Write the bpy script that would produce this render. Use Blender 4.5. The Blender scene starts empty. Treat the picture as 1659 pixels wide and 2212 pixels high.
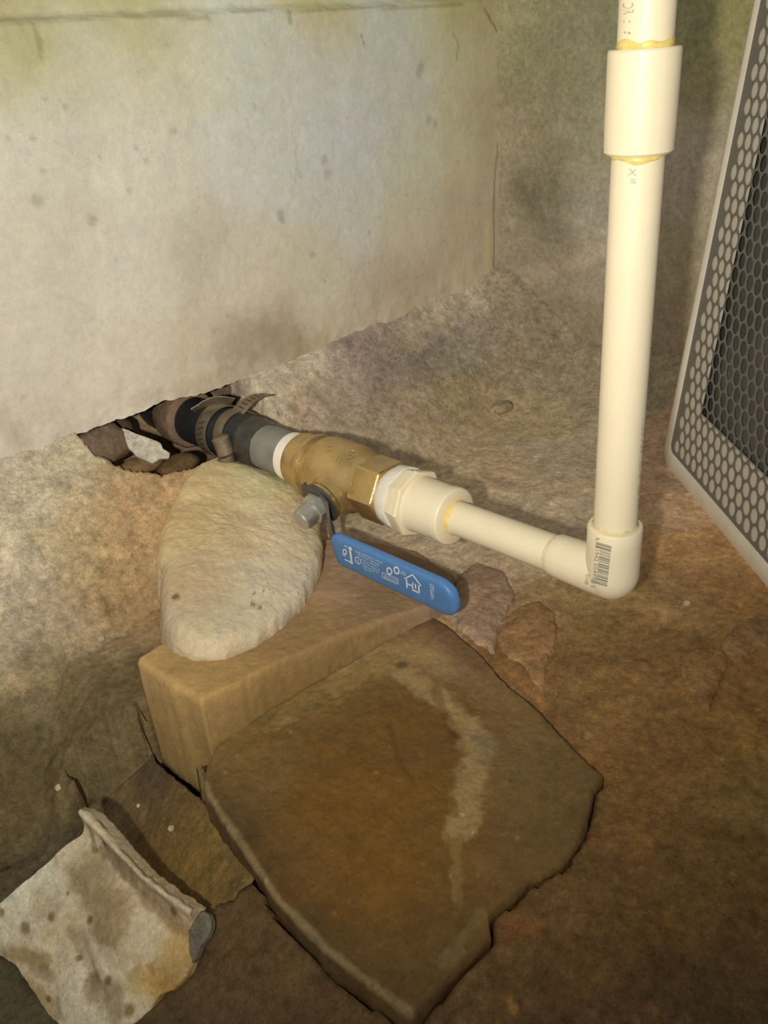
import bpy, bmesh, math
import numpy as np
from mathutils import Vector, Matrix
from mathutils.bvhtree import BVHTree

# ---------------------------------------------------------------- camera
S = bpy.context.scene
COL = S.collection
F = 1900.0; CX, CY = 829.5, 1106.0          # focal length and centre, 1659 x 2212 frame
_dn = np.array([282., 3494., 1900.]); _dn /= np.linalg.norm(_dn); _Z = -_dn
_d = np.array([2206., -1209., 1900.]); _d -= _d.dot(_Z)*_Z; _d /= np.linalg.norm(_d)
_Y = np.cross(_Z, _d)
H = 0.330                                    # height of the lens over the floor
M3 = np.array([_d, _Y, _Z])                  # camera axes (right, down, forward) -> world
CAMP = np.array([0, 0, H])

cam_data = bpy.data.cameras.new('camera'); cam = bpy.data.objects.new('camera', cam_data)
COL.objects.link(cam); S.camera = cam
cam_data.sensor_fit = 'VERTICAL'; cam_data.sensor_height = 36.0
cam_data.lens = 36.0*F/2212.0; cam_data.clip_start = 0.01
R = M3
cam.matrix_world = Matrix(((R[0][0], -R[0][1], -R[0][2], 0), (R[1][0], -R[1][1], -R[1][2], 0),
                           (R[2][0], -R[2][1], -R[2][2], H), (0, 0, 0, 1)))

# ---------------------------------------------------------------- light
W = bpy.data.worlds.new('world'); S.world = W; W.use_nodes = True
W.node_tree.nodes['Background'].inputs[0].default_value = (0.93, 0.95, 0.97, 1)
W.node_tree.nodes['Background'].inputs[1].default_value = 0.33
ld = bpy.data.lights.new('torch', 'SPOT'); lo = bpy.data.objects.new('torch', ld); COL.objects.link(lo)
ld.energy = 13; ld.color = (1.0, 0.93, 0.78); ld.shadow_soft_size = 0.007
ld.spot_size = math.radians(104); ld.spot_blend = 1.0
LP = CAMP + M3 @ np.array([-0.053, 0.020, -0.05])
AIM = CAMP + M3 @ (np.array([(420-CX)/F, (420-CY)/F, 1.0])*0.7)
lo.location = LP
lo.rotation_euler = Vector(AIM-LP).to_track_quat('-Z', 'Y').to_euler()
S.view_settings.view_transform = 'Standard'; S.view_settings.look = 'None'
S.view_settings.gamma = 1; S.view_settings.use_curve_mapping = False
S.view_settings.exposure = 0.0

# ---------------------------------------------------------------- maths helpers
def ray(x, y): return M3 @ np.array([(x-CX)/F, (y-CY)/F, 1.0])
def on(x, y, ax, v):                          # where the sight line meets a world plane
    r = ray(x, y); return CAMP + r*((v-CAMP[ax])/r[ax])
def onp(x, y, n, p):
    r = ray(x, y); return CAMP + r*(np.dot(n, np.array(p)-CAMP)/np.dot(n, r))
def at(x, y, D): return CAMP + ray(x, y)*D
def pr(P):
    c = M3.T @ (np.array(P)-CAMP); return np.array([CX+F*c[0]/c[2], CY+F*c[1]/c[2]])
def lin(c):
    c = np.array(c, float)/255.0
    return np.where(c <= 0.04045, c/12.92, ((c+0.055)/1.055)**2.4)
def sstep(a, b, x):
    t = np.clip((x-a)/(b-a), 0, 1); return t*t*(3-2*t)

_rng = np.random.RandomState(7)
_perm = np.concatenate([_rng.permutation(256)]*3)
_g = _rng.normal(size=(256, 3)); _g /= np.linalg.norm(_g, axis=1)[:, None]
def perlin(P):
    P = np.asarray(P, float); I = np.floor(P).astype(int); f = P-I; I &= 255
    u = f*f*f*(f*(f*6-15)+10); out = np.zeros(len(P))
    for dx in (0, 1):
        for dy in (0, 1):
            for dz in (0, 1):
                h = _perm[_perm[_perm[(I[:, 0]+dx) & 255]+((I[:, 1]+dy) & 255)]+((I[:, 2]+dz) & 255)]
                g = _g[h]; w = (u[:, 0] if dx else 1-u[:, 0])*(u[:, 1] if dy else 1-u[:, 1])*(u[:, 2] if dz else 1-u[:, 2])
                out += w*(g[:, 0]*(f[:, 0]-dx)+g[:, 1]*(f[:, 1]-dy)+g[:, 2]*(f[:, 2]-dz))
    return out*1.6
def fbm(P, scale, octs=4, gain=0.5, off=0.0):
    P = np.asarray(P)*scale+off; a = 1.0; o = np.zeros(len(P)); s = 0
    for k in range(octs): o += a*perlin(P*(2.03**k)+k*17.3); s += a; a *= gain
    return o/s

# ---------------------------------------------------------------- mesh helpers
def link(name, me, mat=None, parent=None, smooth=True):
    o = bpy.data.objects.new(name, me); COL.objects.link(o)
    if mat: me.materials.append(mat)
    if smooth: me.polygons.foreach_set('use_smooth', [True]*len(me.polygons))
    if parent: o.parent = parent
    return o
def mesh(name, V, Fc, mat=None, parent=None, smooth=True, col=None):
    me = bpy.data.meshes.new(name); me.from_pydata([tuple(map(float, v)) for v in V], [], Fc)
    if col is not None:
        a = me.color_attributes.new('Col', 'FLOAT_COLOR', 'POINT')
        c = np.ones((len(V), 4), np.float32); c[:, :3] = col; a.data.foreach_set('color', c.ravel())
    me.validate(); me.update()
    return link(name, me, mat, parent, smooth)
def grid_faces(nu, nv, wrap=False, base=0):
    F_ = []
    for i in range(nu-1):
        for j in range(nv if wrap else nv-1):
            a = base+i*nv+j; b = base+i*nv+(j+1) % nv
            F_.append((a, b, b+nv, a+nv))
    return F_
def fast_grid(name, P, nu, nv, mat, col, flip=False, parent=None):
    me = bpy.data.meshes.new(name)
    i = np.arange(nu-1)[:, None]*nv+np.arange(nv-1)[None, :]; i = i.ravel()
    q = np.stack([i, i+1, i+nv+1, i+nv], 1)
    if flip: q = q[:, ::-1]
    me.vertices.add(len(P)); me.vertices.foreach_set('co', np.asarray(P, np.float32).ravel())
    me.loops.add(q.size); me.loops.foreach_set('vertex_index', q.astype(np.int32).ravel())
    me.polygons.add(len(q)); me.polygons.foreach_set('loop_start', np.arange(0, q.size, 4, dtype=np.int32))
    a = me.color_attributes.new('Col', 'FLOAT_COLOR', 'POINT')
    c = np.ones((len(P), 4), np.float32); c[:, :3] = col; a.data.foreach_set('color', c.ravel())
    me.update(calc_edges=True); me.validate()
    return link(name, me, mat, parent)
def root(name, label, cat, loc=(0, 0, 0), group=None):
    o = bpy.data.objects.new(name, None); COL.objects.link(o); o.location = loc; o.empty_display_size = 0.02
    o['label'] = label; o['category'] = cat
    if group: o['group'] = group
    return o
def tag(o, label, cat, group=None):
    o['label'] = label; o['category'] = cat
    if group: o['group'] = group
    return o
def plabel(o, s): o['label'] = s; return o
def recentre(o):                               # put a one-mesh thing's origin at its base
    me = o.data; n = len(me.vertices); c = np.zeros(n*3); me.vertices.foreach_get('co', c); c = c.reshape(-1, 3)
    b = np.array([c[:, 0].mean(), c[:, 1].mean(), c[:, 2].min()])
    me.vertices.foreach_set('co', (c-b).ravel()); o.location = b; return o
def under(rt, *obs):
    for o in obs:
        o.parent = rt
        if o.type == 'MESH': o.data.transform(Matrix.Translation(-Vector(rt.location)))

# ---------------------------------------------------------------- materials
def nmat(name): m = bpy.data.materials.new(name); m.use_nodes = True; return m, m.node_tree, m.node_tree.nodes['Principled BSDF']
def simple(name, rgb, rough=0.5, metal=0.0, var=0.12, scale=60, bump=0.0, bscale=400, coat=0.0, spec=0.5):
    m, nt, b = nmat(name); N = nt.nodes; L = nt.links
    tc = N.new('ShaderNodeTexCoord'); nz = N.new('ShaderNodeTexNoise'); nz.inputs['Scale'].default_value = scale
    nz.inputs['Detail'].default_value = 5
    L.new(tc.outputs['Object'], nz.inputs['Vector'])
    r = N.new('ShaderNodeMapRange'); r.inputs['From Min'].default_value = .25; r.inputs['From Max'].default_value = .75
    r.inputs['To Min'].default_value = 1-var; r.inputs['To Max'].default_value = 1+var
    L.new(nz.outputs['Fac'], r.inputs['Value'])
    mx = N.new('ShaderNodeVectorMath'); mx.operation = 'SCALE'; mx.inputs[0].default_value = rgb
    L.new(r.outputs[0], mx.inputs['Scale']); L.new(mx.outputs[0], b.inputs['Base Color'])
    b.inputs['Roughness'].default_value = rough; b.inputs['Metallic'].default_value = metal
    b.inputs['Coat Weight'].default_value = coat; b.inputs['Specular IOR Level'].default_value = spec
    if bump:
        n2 = N.new('ShaderNodeTexNoise'); n2.inputs['Scale'].default_value = bscale; n2.inputs['Detail'].default_value = 4
        L.new(tc.outputs['Object'], n2.inputs['Vector'])
        bp = N.new('ShaderNodeBump'); bp.inputs['Strength'].default_value = bump; bp.inputs['Distance'].default_value = 0.001
        L.new(n2.outputs['Fac'], bp.inputs['Height']); L.new(bp.outputs[0], b.inputs['Normal'])
    return m
def earth(name, var=0.25, rough=0.9, bump=0.6, speck=0.25, spec=0.25, fine=900, hue=0.06):
    """Mineral surface: the vertex colour (stains, some painted shade) times two grains of noise and pale or dark specks."""
    m, nt, b = nmat(name); N = nt.nodes; L = nt.links
    g = N.new('ShaderNodeNewGeometry'); at_ = N.new('ShaderNodeAttribute'); at_.attribute_name = 'Col'
    def noise(sc, det, ro=.6):
        n = N.new('ShaderNodeTexNoise'); n.inputs['Scale'].default_value = sc; n.inputs['Detail'].default_value = det
        n.inputs['Roughness'].default_value = ro; L.new(g.outputs['Position'], n.inputs['Vector']); return n
    n1 = noise(70, 8, .7); n2 = noise(fine, 3, .7); n3 = noise(25, 5)
    def mr(o, a, b_, c, d):
        r = N.new('ShaderNodeMapRange'); r.inputs['From Min'].default_value = a; r.inputs['From Max'].default_value = b_
        r.inputs['To Min'].default_value = c; r.inputs['To Max'].default_value = d; L.new(o, r.inputs['Value']); return r.outputs[0]
    f1 = mr(n1.outputs['Fac'], .3, .7, 1-var, 1+var); f2 = mr(n2.outputs['Fac'], .3, .7, 1-var*.8, 1+var*.8)
    n6 = noise(210, 6, .75); f6 = mr(n6.outputs['Fac'], .32, .68, 1-var*1.1, 1+var*1.1)
    m0_ = N.new('ShaderNodeMath'); m0_.operation = 'MULTIPLY'; L.new(f1, m0_.inputs[0]); L.new(f6, m0_.inputs[1])
    mul = N.new('ShaderNodeMath'); mul.operation = 'MULTIPLY'; L.new(m0_.outputs[0], mul.inputs[0]); L.new(f2, mul.inputs[1])
    vor = N.new('ShaderNodeTexVoronoi'); vor.inputs['Scale'].default_value = 260; L.new(g.outputs['Position'], vor.inputs['Vector'])
    sp = mr(vor.outputs['Distance'], .12, .28, 1-speck, 1.0)
    gate = mr(n3.outputs['Fac'], .5, .6, 0, 1)
    spm = N.new('ShaderNodeMix'); spm.data_type = 'FLOAT'; L.new(gate, spm.inputs[0]); spm.inputs[2].default_value = 1.0; L.new(sp, spm.inputs[3])
    mul2 = N.new('ShaderNodeMath'); mul2.operation = 'MULTIPLY'; L.new(mul.outputs[0], mul2.inputs[0]); L.new(spm.outputs[0], mul2.inputs[1])
    sc = N.new('ShaderNodeVectorMath'); sc.operation = 'SCALE'; L.new(at_.outputs['Color'], sc.inputs[0]); L.new(mul2.outputs[0], sc.inputs['Scale'])
    # slight warm / cool drift
    n4 = noise(95, 6, .7); hr = N.new('ShaderNodeMix'); hr.data_type = 'RGBA'
    hr.inputs[6].default_value = (1+hue, 1, 1-hue*1.4, 1); hr.inputs[7].default_value = (1-hue, 1, 1+hue*1.4, 1)
    L.new(mr(n4.outputs['Fac'], .35, .65, 0, 1), hr.inputs[0])
    vm = N.new('ShaderNodeVectorMath'); vm.operation = 'MULTIPLY'; L.new(sc.outputs[0], vm.inputs[0]); L.new(hr.outputs[2], vm.inputs[1])
    L.new(vm.outputs[0], b.inputs['Base Color'])
    b.inputs['Roughness'].default_value = rough; b.inputs['Specular IOR Level'].default_value = spec
    bp = N.new('ShaderNodeBump'); bp.inputs['Strength'].default_value = bump; bp.inputs['Distance'].default_value = 0.0015
    n5 = noise(220, 6, .65); L.new(n5.outputs['Fac'], bp.inputs['Height']); L.new(bp.outputs[0], b.inputs['Normal'])
    return m
M_plaster = earth('plaster', .06, .92, .30, .12, fine=700, hue=.02)
M_rough = earth('rough_concrete', .30, .92, .75, .25)
M_dirt = earth('damp_floor', .30, .85, .7, .3, hue=.035)
M_slab = earth('damp_slab', .16, .8, .45, .2, hue=.03)
M_pvc = simple('ivory_plastic', (.85, .74, .53), .42, var=.03, scale=40, bump=.05, bscale=150, spec=.4)
M_cement = simple('yellow_solvent_cement', (.76, .60, .20), .25, var=.2, scale=200, bump=.3, bscale=500)
M_cement2 = simple('dried_pale_cement', (.70, .60, .33), .35, var=.2, scale=200)
M_brass = simple('cast_brass', (.60, .43, .19), .30, metal=.78, var=.18, scale=90, bump=.35, bscale=900)
M_brasslight = simple('machined_brass', (.72, .54, .22), .28, metal=.9, var=.1, scale=90)
M_steel = simple('zinc_steel', (.50, .49, .44), .38, metal=.75, var=.1, scale=120, bump=.1)
M_darksteel = simple('dull_steel', (.11, .10, .085), .5, metal=.4, var=.2, scale=120, bump=.2)
M_blue = simple('blue_vinyl', (.075, .205, .46), .42, var=.06, scale=150, bump=.12, bscale=1200, spec=.5)
M_print = simple('white_print', (.62, .66, .70), .6, var=.1, scale=500)
M_grip_tear = simple('torn_tan_core', (.62, .44, .26), .8, var=.1, scale=200)
M_ink = simple('grey_ink', (.27, .25, .20), .6, var=.15, scale=500)
M_faint = simple('faded_ink', (.48, .43, .30), .6, var=.2, scale=300)
M_rubber = simple('black_rubber', (.022, .024, .026), .55, var=.2, scale=100, bump=.3, bscale=300)
M_grey = simple('grey_galvanised_pipe', (.27, .265, .24), .5, metal=.25, var=.22, scale=60, bump=.3, bscale=300)
M_grease = simple('dark_pipe_dope', (.045, .042, .034), .3, var=.4, scale=120, bump=.8, bscale=250)
M_tape = simple('white_thread_tape', (.78, .74, .64), .6, var=.05, scale=200, bump=.25, bscale=500)
M_band = simple('worn_steel_band', (.30, .245, .17), .42, metal=.55, var=.3, scale=110, bump=.3, bscale=500)
M_bandslot = simple('band_slot_dark', (.06, .045, .03), .7, var=.1)
M_rust = simple('rusty_iron', (.26, .165, .11), .85, var=.35, scale=70, bump=.9, bscale=260)
M_grille = simple('grey_painted_grille', (.19, .18, .155), .55, var=.04, scale=60, bump=.1)
M_bezel = simple('pale_plastic_bezel', (.70, .65, .54), .5, var=.03, scale=40)
M_rim = simple('pale_rim_plastic', (.76, .70, .57), .5, var=.07, scale=60, bump=.15)
M_inner = simple('void_shade', (.12, .12, .11), .6, var=.5, scale=22)

# ---------------------------------------------------------------- stains, colour and some painted shade
CTRL = {   # colour samples: image x, y and surface colour, slight light fall-off included
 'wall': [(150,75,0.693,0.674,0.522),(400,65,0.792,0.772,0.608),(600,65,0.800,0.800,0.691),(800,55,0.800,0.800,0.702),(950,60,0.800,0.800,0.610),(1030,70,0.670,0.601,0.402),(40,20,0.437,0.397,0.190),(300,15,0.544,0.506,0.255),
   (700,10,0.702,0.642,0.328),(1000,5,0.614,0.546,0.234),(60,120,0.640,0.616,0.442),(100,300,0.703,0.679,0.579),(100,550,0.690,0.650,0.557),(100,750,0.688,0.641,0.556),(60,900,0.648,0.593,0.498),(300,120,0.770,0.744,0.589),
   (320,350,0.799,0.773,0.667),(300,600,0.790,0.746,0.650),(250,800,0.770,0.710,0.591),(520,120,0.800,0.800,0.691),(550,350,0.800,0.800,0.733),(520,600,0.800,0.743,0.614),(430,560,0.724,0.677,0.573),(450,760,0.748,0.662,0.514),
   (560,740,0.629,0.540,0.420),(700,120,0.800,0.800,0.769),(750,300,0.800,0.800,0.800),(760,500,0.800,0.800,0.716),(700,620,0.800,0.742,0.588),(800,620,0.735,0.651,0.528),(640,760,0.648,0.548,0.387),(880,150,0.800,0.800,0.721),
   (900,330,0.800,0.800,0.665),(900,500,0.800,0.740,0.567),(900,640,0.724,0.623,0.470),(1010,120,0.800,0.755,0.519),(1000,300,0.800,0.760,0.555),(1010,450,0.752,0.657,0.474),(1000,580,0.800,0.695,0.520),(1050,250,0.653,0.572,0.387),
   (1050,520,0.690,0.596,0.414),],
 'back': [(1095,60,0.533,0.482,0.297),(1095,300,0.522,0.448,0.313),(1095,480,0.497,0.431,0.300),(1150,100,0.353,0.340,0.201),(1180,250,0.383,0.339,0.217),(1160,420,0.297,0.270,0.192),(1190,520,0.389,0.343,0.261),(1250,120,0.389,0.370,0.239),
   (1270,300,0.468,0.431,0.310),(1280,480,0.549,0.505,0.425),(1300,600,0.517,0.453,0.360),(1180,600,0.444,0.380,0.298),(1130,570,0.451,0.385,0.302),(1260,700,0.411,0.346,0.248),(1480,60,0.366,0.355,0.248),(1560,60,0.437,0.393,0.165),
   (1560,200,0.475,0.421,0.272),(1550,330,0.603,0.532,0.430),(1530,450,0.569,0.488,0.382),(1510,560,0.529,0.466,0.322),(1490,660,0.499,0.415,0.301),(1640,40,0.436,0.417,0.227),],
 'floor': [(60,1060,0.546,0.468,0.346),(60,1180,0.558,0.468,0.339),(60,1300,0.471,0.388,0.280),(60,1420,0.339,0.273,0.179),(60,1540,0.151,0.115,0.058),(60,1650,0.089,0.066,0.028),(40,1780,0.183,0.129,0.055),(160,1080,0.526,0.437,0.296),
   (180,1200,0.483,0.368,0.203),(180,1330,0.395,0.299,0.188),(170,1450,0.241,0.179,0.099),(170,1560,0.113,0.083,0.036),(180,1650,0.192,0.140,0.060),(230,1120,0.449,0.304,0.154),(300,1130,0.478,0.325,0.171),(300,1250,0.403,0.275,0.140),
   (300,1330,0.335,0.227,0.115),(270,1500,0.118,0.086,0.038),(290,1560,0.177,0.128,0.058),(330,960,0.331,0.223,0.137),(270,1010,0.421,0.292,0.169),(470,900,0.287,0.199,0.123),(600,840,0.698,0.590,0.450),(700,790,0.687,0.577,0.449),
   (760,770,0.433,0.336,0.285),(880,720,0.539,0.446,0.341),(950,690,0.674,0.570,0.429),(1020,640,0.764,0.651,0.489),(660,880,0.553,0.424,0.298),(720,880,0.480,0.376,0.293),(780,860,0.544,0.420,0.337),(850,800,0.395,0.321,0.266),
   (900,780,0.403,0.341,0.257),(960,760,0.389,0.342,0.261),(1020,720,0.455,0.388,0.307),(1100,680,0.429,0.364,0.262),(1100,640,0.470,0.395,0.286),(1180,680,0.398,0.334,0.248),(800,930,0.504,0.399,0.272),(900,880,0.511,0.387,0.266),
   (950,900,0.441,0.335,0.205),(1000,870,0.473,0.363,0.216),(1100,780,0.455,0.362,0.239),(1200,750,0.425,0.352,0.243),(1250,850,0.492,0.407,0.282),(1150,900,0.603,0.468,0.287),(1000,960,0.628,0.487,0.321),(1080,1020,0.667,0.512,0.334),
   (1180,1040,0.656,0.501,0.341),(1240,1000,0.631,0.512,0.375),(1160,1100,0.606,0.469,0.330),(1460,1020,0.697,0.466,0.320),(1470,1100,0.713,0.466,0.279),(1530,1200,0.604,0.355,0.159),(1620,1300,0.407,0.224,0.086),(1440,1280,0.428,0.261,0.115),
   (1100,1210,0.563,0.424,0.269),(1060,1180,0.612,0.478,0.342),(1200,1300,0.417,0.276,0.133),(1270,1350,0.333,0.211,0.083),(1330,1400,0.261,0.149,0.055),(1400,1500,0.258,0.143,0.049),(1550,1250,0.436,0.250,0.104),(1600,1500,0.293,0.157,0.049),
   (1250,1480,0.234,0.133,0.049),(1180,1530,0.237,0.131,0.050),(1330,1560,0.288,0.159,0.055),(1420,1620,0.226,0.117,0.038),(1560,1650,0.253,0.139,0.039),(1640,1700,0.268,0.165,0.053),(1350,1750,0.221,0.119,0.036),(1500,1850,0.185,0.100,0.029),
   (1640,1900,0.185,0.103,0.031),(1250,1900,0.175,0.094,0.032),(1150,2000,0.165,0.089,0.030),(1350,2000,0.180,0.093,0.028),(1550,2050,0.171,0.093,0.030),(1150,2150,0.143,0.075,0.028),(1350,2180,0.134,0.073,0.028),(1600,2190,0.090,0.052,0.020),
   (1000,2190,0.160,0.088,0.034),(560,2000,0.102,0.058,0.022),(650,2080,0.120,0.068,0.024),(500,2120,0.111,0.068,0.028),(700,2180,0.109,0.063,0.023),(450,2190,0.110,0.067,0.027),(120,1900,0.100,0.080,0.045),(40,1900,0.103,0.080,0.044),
   (180,1820,0.101,0.081,0.047),(20,2150,0.108,0.089,0.044),],  # dark samples by the footing put the crevice's shade into the colour
 'slab': [(500,1605,0.243,0.159,0.057),(560,1560,0.242,0.152,0.054),(620,1520,0.263,0.167,0.061),(680,1480,0.271,0.171,0.063),(740,1440,0.294,0.188,0.071),(800,1395,0.297,0.191,0.074),(850,1355,0.270,0.179,0.077),(560,1610,0.137,0.079,0.025),
   (640,1570,0.131,0.074,0.021),(740,1515,0.135,0.076,0.022),(820,1480,0.141,0.079,0.023),(430,1750,0.090,0.054,0.021),(520,1880,0.079,0.046,0.018),(580,1980,0.070,0.040,0.015),(680,2085,0.076,0.046,0.016),(780,2160,0.092,0.055,0.022),
   (500,1700,0.141,0.082,0.026),(560,1640,0.166,0.101,0.030),(700,1600,0.132,0.066,0.014),(850,1550,0.156,0.079,0.017),(950,1600,0.136,0.070,0.017),(700,1750,0.153,0.074,0.013),(850,1750,0.165,0.080,0.014),(960,1780,0.151,0.080,0.017),
   (600,1800,0.127,0.067,0.016),(700,1900,0.151,0.075,0.016),(850,1950,0.174,0.083,0.015),(950,1900,0.171,0.090,0.019),(850,2080,0.167,0.085,0.021),(950,2050,0.137,0.075,0.021),(900,2150,0.125,0.071,0.024),(930,1350,0.195,0.119,0.060),
   (1000,1420,0.250,0.158,0.080),(1080,1500,0.202,0.123,0.048),(1150,1600,0.180,0.112,0.042),(1250,1670,0.163,0.095,0.033),(1200,1750,0.151,0.094,0.032),(1120,1700,0.187,0.115,0.041),(1100,1850,0.181,0.102,0.033),(1180,1830,0.161,0.093,0.031),
   (1050,1930,0.156,0.084,0.026),(900,1400,0.357,0.215,0.096),(800,1440,0.281,0.178,0.065),(660,1520,0.224,0.144,0.045),],
 'block': [(320,1415,0.498,0.317,0.132),(420,1480,0.440,0.281,0.108),(430,1420,0.335,0.219,0.096),(500,1380,0.331,0.217,0.099),(520,1440,0.404,0.254,0.101),(600,1350,0.390,0.249,0.119),(620,1400,0.294,0.191,0.080),(700,1280,0.475,0.299,0.162),
   (700,1340,0.309,0.197,0.090),(800,1250,0.380,0.257,0.164),(820,1300,0.316,0.206,0.110),(900,1270,0.327,0.233,0.161),(750,1200,0.456,0.327,0.217),(330,1500,0.356,0.228,0.090),(360,1600,0.335,0.218,0.084),(420,1640,0.338,0.222,0.081),
   (440,1560,0.304,0.193,0.074),(520,1560,0.258,0.164,0.057),(600,1510,0.244,0.151,0.052),(700,1450,0.256,0.161,0.061),(800,1400,0.282,0.180,0.077),(500,1620,0.240,0.156,0.060),],
 'step': [(260,1760,0.247,0.164,0.074),(340,1800,0.158,0.096,0.034),(400,1880,0.245,0.155,0.044),(470,1900,0.196,0.124,0.036),(380,1960,0.157,0.103,0.032),(320,1700,0.107,0.073,0.036),(500,1870,0.157,0.097,0.033),],
 'lump': [(450,1050,0.790,0.609,0.334),(560,1060,0.800,0.707,0.422),(650,1120,0.783,0.634,0.433),(400,1150,0.626,0.465,0.237),(480,1150,0.660,0.509,0.302),(600,1170,0.735,0.603,0.411),(380,1230,0.590,0.478,0.306),(420,1260,0.506,0.346,0.195),
   (500,1250,0.613,0.516,0.364),(600,1260,0.672,0.569,0.420),(460,1330,0.534,0.447,0.312),(380,1330,0.456,0.376,0.251),(540,1310,0.589,0.495,0.347),],
 'shard': [(200,1800,0.494,0.427,0.284),(240,1850,0.483,0.410,0.270),(100,1920,0.564,0.526,0.398),(30,1990,0.682,0.627,0.477),(200,1950,0.377,0.286,0.177),(300,2000,0.557,0.454,0.300),(380,2000,0.462,0.371,0.234),(100,2030,0.654,0.576,0.412),
   (200,2050,0.676,0.595,0.426),(300,2080,0.658,0.572,0.401),(370,2080,0.557,0.411,0.194),(60,2090,0.631,0.474,0.247),(120,2120,0.669,0.557,0.377),(200,2180,0.726,0.647,0.464),(280,2150,0.701,0.589,0.392),(280,2200,0.639,0.529,0.340),
   (350,1930,0.633,0.483,0.325),],
}
ALB_PATCH = 1.45

def ctrl_world(key, proj):
    L = CTRL[key]; P = np.array([proj(c[0], c[1]) for c in L]); C = np.array([c[2:5] for c in L]); return P, C
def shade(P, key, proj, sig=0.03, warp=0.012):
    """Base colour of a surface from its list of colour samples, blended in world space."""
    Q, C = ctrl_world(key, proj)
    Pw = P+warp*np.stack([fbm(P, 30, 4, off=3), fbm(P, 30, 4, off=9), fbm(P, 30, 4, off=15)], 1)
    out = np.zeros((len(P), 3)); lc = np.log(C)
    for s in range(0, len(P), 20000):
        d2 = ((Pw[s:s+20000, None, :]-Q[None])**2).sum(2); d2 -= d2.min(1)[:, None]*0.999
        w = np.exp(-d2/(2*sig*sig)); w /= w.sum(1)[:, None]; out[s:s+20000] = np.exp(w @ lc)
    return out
def poly_dist(P, pts):
    best = np.full(len(P), 1e9)
    for a, b in zip(pts[:-1], pts[1:]):
        ab = b-a; t = np.clip(((P-a) @ ab)/max(1e-12, ab @ ab), 0, 1)
        best = np.minimum(best, np.linalg.norm(P-(a+t[:, None]*ab), axis=1))
    return best
def stroke(P, col, pts, proj, width, mul=None, rgb=None, amt=1.0, rag=0.5, soft=0.5, nscale=90):
    Q = [proj(x, y) for x, y in pts]
    if len(Q) == 1: Q = [Q[0], Q[0]+1e-5]
    Q = np.array(Q); lo_, hi_ = Q.min(0)-width*3, Q.max(0)+width*3
    k = np.where(((P >= lo_) & (P <= hi_)).all(1))[0]
    if not len(k): return col
    Pk = P[k]; d = poly_dist(Pk, Q)/width + rag*fbm(Pk, nscale, 4, .6, off=31)
    w = (1-sstep(1-soft, 1+soft, d))*amt
    if mul is not None: col[k] *= (1-w[:, None])+w[:, None]*np.array(mul)
    else: col[k] = col[k]*(1-w[:, None])+w[:, None]*np.array(rgb)
    return col

# ================================================================ STRUCTURE
YW = 0.5735; XB = 0.738
wall = lambda x, y: on(x, y, 1, YW)
backw = lambda x, y: on(x, y, 0, XB)
edge_pts = np.array([wall(*p) for p in ((-60, 1010), (0, 992), (90, 972), (160, 942), (230, 915), (300, 893), (350, 868), (440, 850), (520, 822), (600, 792), (700, 752), (800, 715), (930, 664), (1062, 615))])
def wall_bottom(x): return np.interp(x, edge_pts[:, 0], edge_pts[:, 2])

# floor and footing, one relief
res = 0.0021
xs = np.arange(-0.12, 0.80, res); ys = np.arange(-0.22, 0.69, res)
GX, GY = np.meshgrid(xs, ys, indexing='ij'); gx, gy = GX.ravel(), GY.ravel()
P0 = np.stack([gx, gy, gx*0], 1)
n_big = fbm(P0, 9, 4); n_mid = fbm(P0, 38, 4, .55, off=5); n_fin = fbm(P0, 160, 3, .6, off=8)
z = -0.062*(1-sstep(0.078, 0.160, gx-0.25*np.clip(gy-.14, -1, .0)+0.012*n_mid))
z *= 1-.55*(1-sstep(.25, .31, gy))*sstep(.02, .12, gx)
z += 0.003*n_big+0.0022*n_mid+0.0008*n_fin
wb = wall_bottom(gx)
# fillet at the foot of the left wall, right of the pipe
fr = sstep(0.445, 0.50, gx)
fill = (wb+0.004)*np.clip((gy-0.475)/(YW-0.475), 0, 1)**1.2
fill = fill+0.006*fbm(P0, 24, 4, off=2)*np.clip(fill/.03, 0, 1)
fill *= 1-.25*sstep(.62, .74, gx)
zr = np.maximum(z, z*0.3+fill)
# footing slope left of the pipe
sl = (wb+0.001)-(YW-gy)*0.92+0.010*fbm(P0, 16, 4, off=12)*np.clip((YW-gy)/.05, 0, 1)+0.0045*n_mid
foot_y = 0.418+0.010*fbm(P0, 14, 4, off=21)
zl = np.where(gy > foot_y, sl, np.maximum(z, sl-(foot_y-gy)*6))
zl = np.maximum(zl, z)
z = zl*(1-fr)+zr*fr
# rise at the back wall
z += 0.045*np.clip((gx-0.60)/(XB-.60), 0, 1)**2*(1+.5*n_big)
# lumps on the right floor
for (px, py, rad, h) in ((1500, 1440, .018, .004), (1610, 1380, .02, .005), (1400, 1330, .03, .003), (1250, 1530, .02, -.003), (1350, 1700, .04, -.004), (1560, 1800, .05, .004), (1200, 1050, .03, .004)):
    c = on(px, py, 2, 0); z += h*np.exp(-((gx-c[0])**2+(gy-c[1])**2)/(2*rad*rad))
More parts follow.
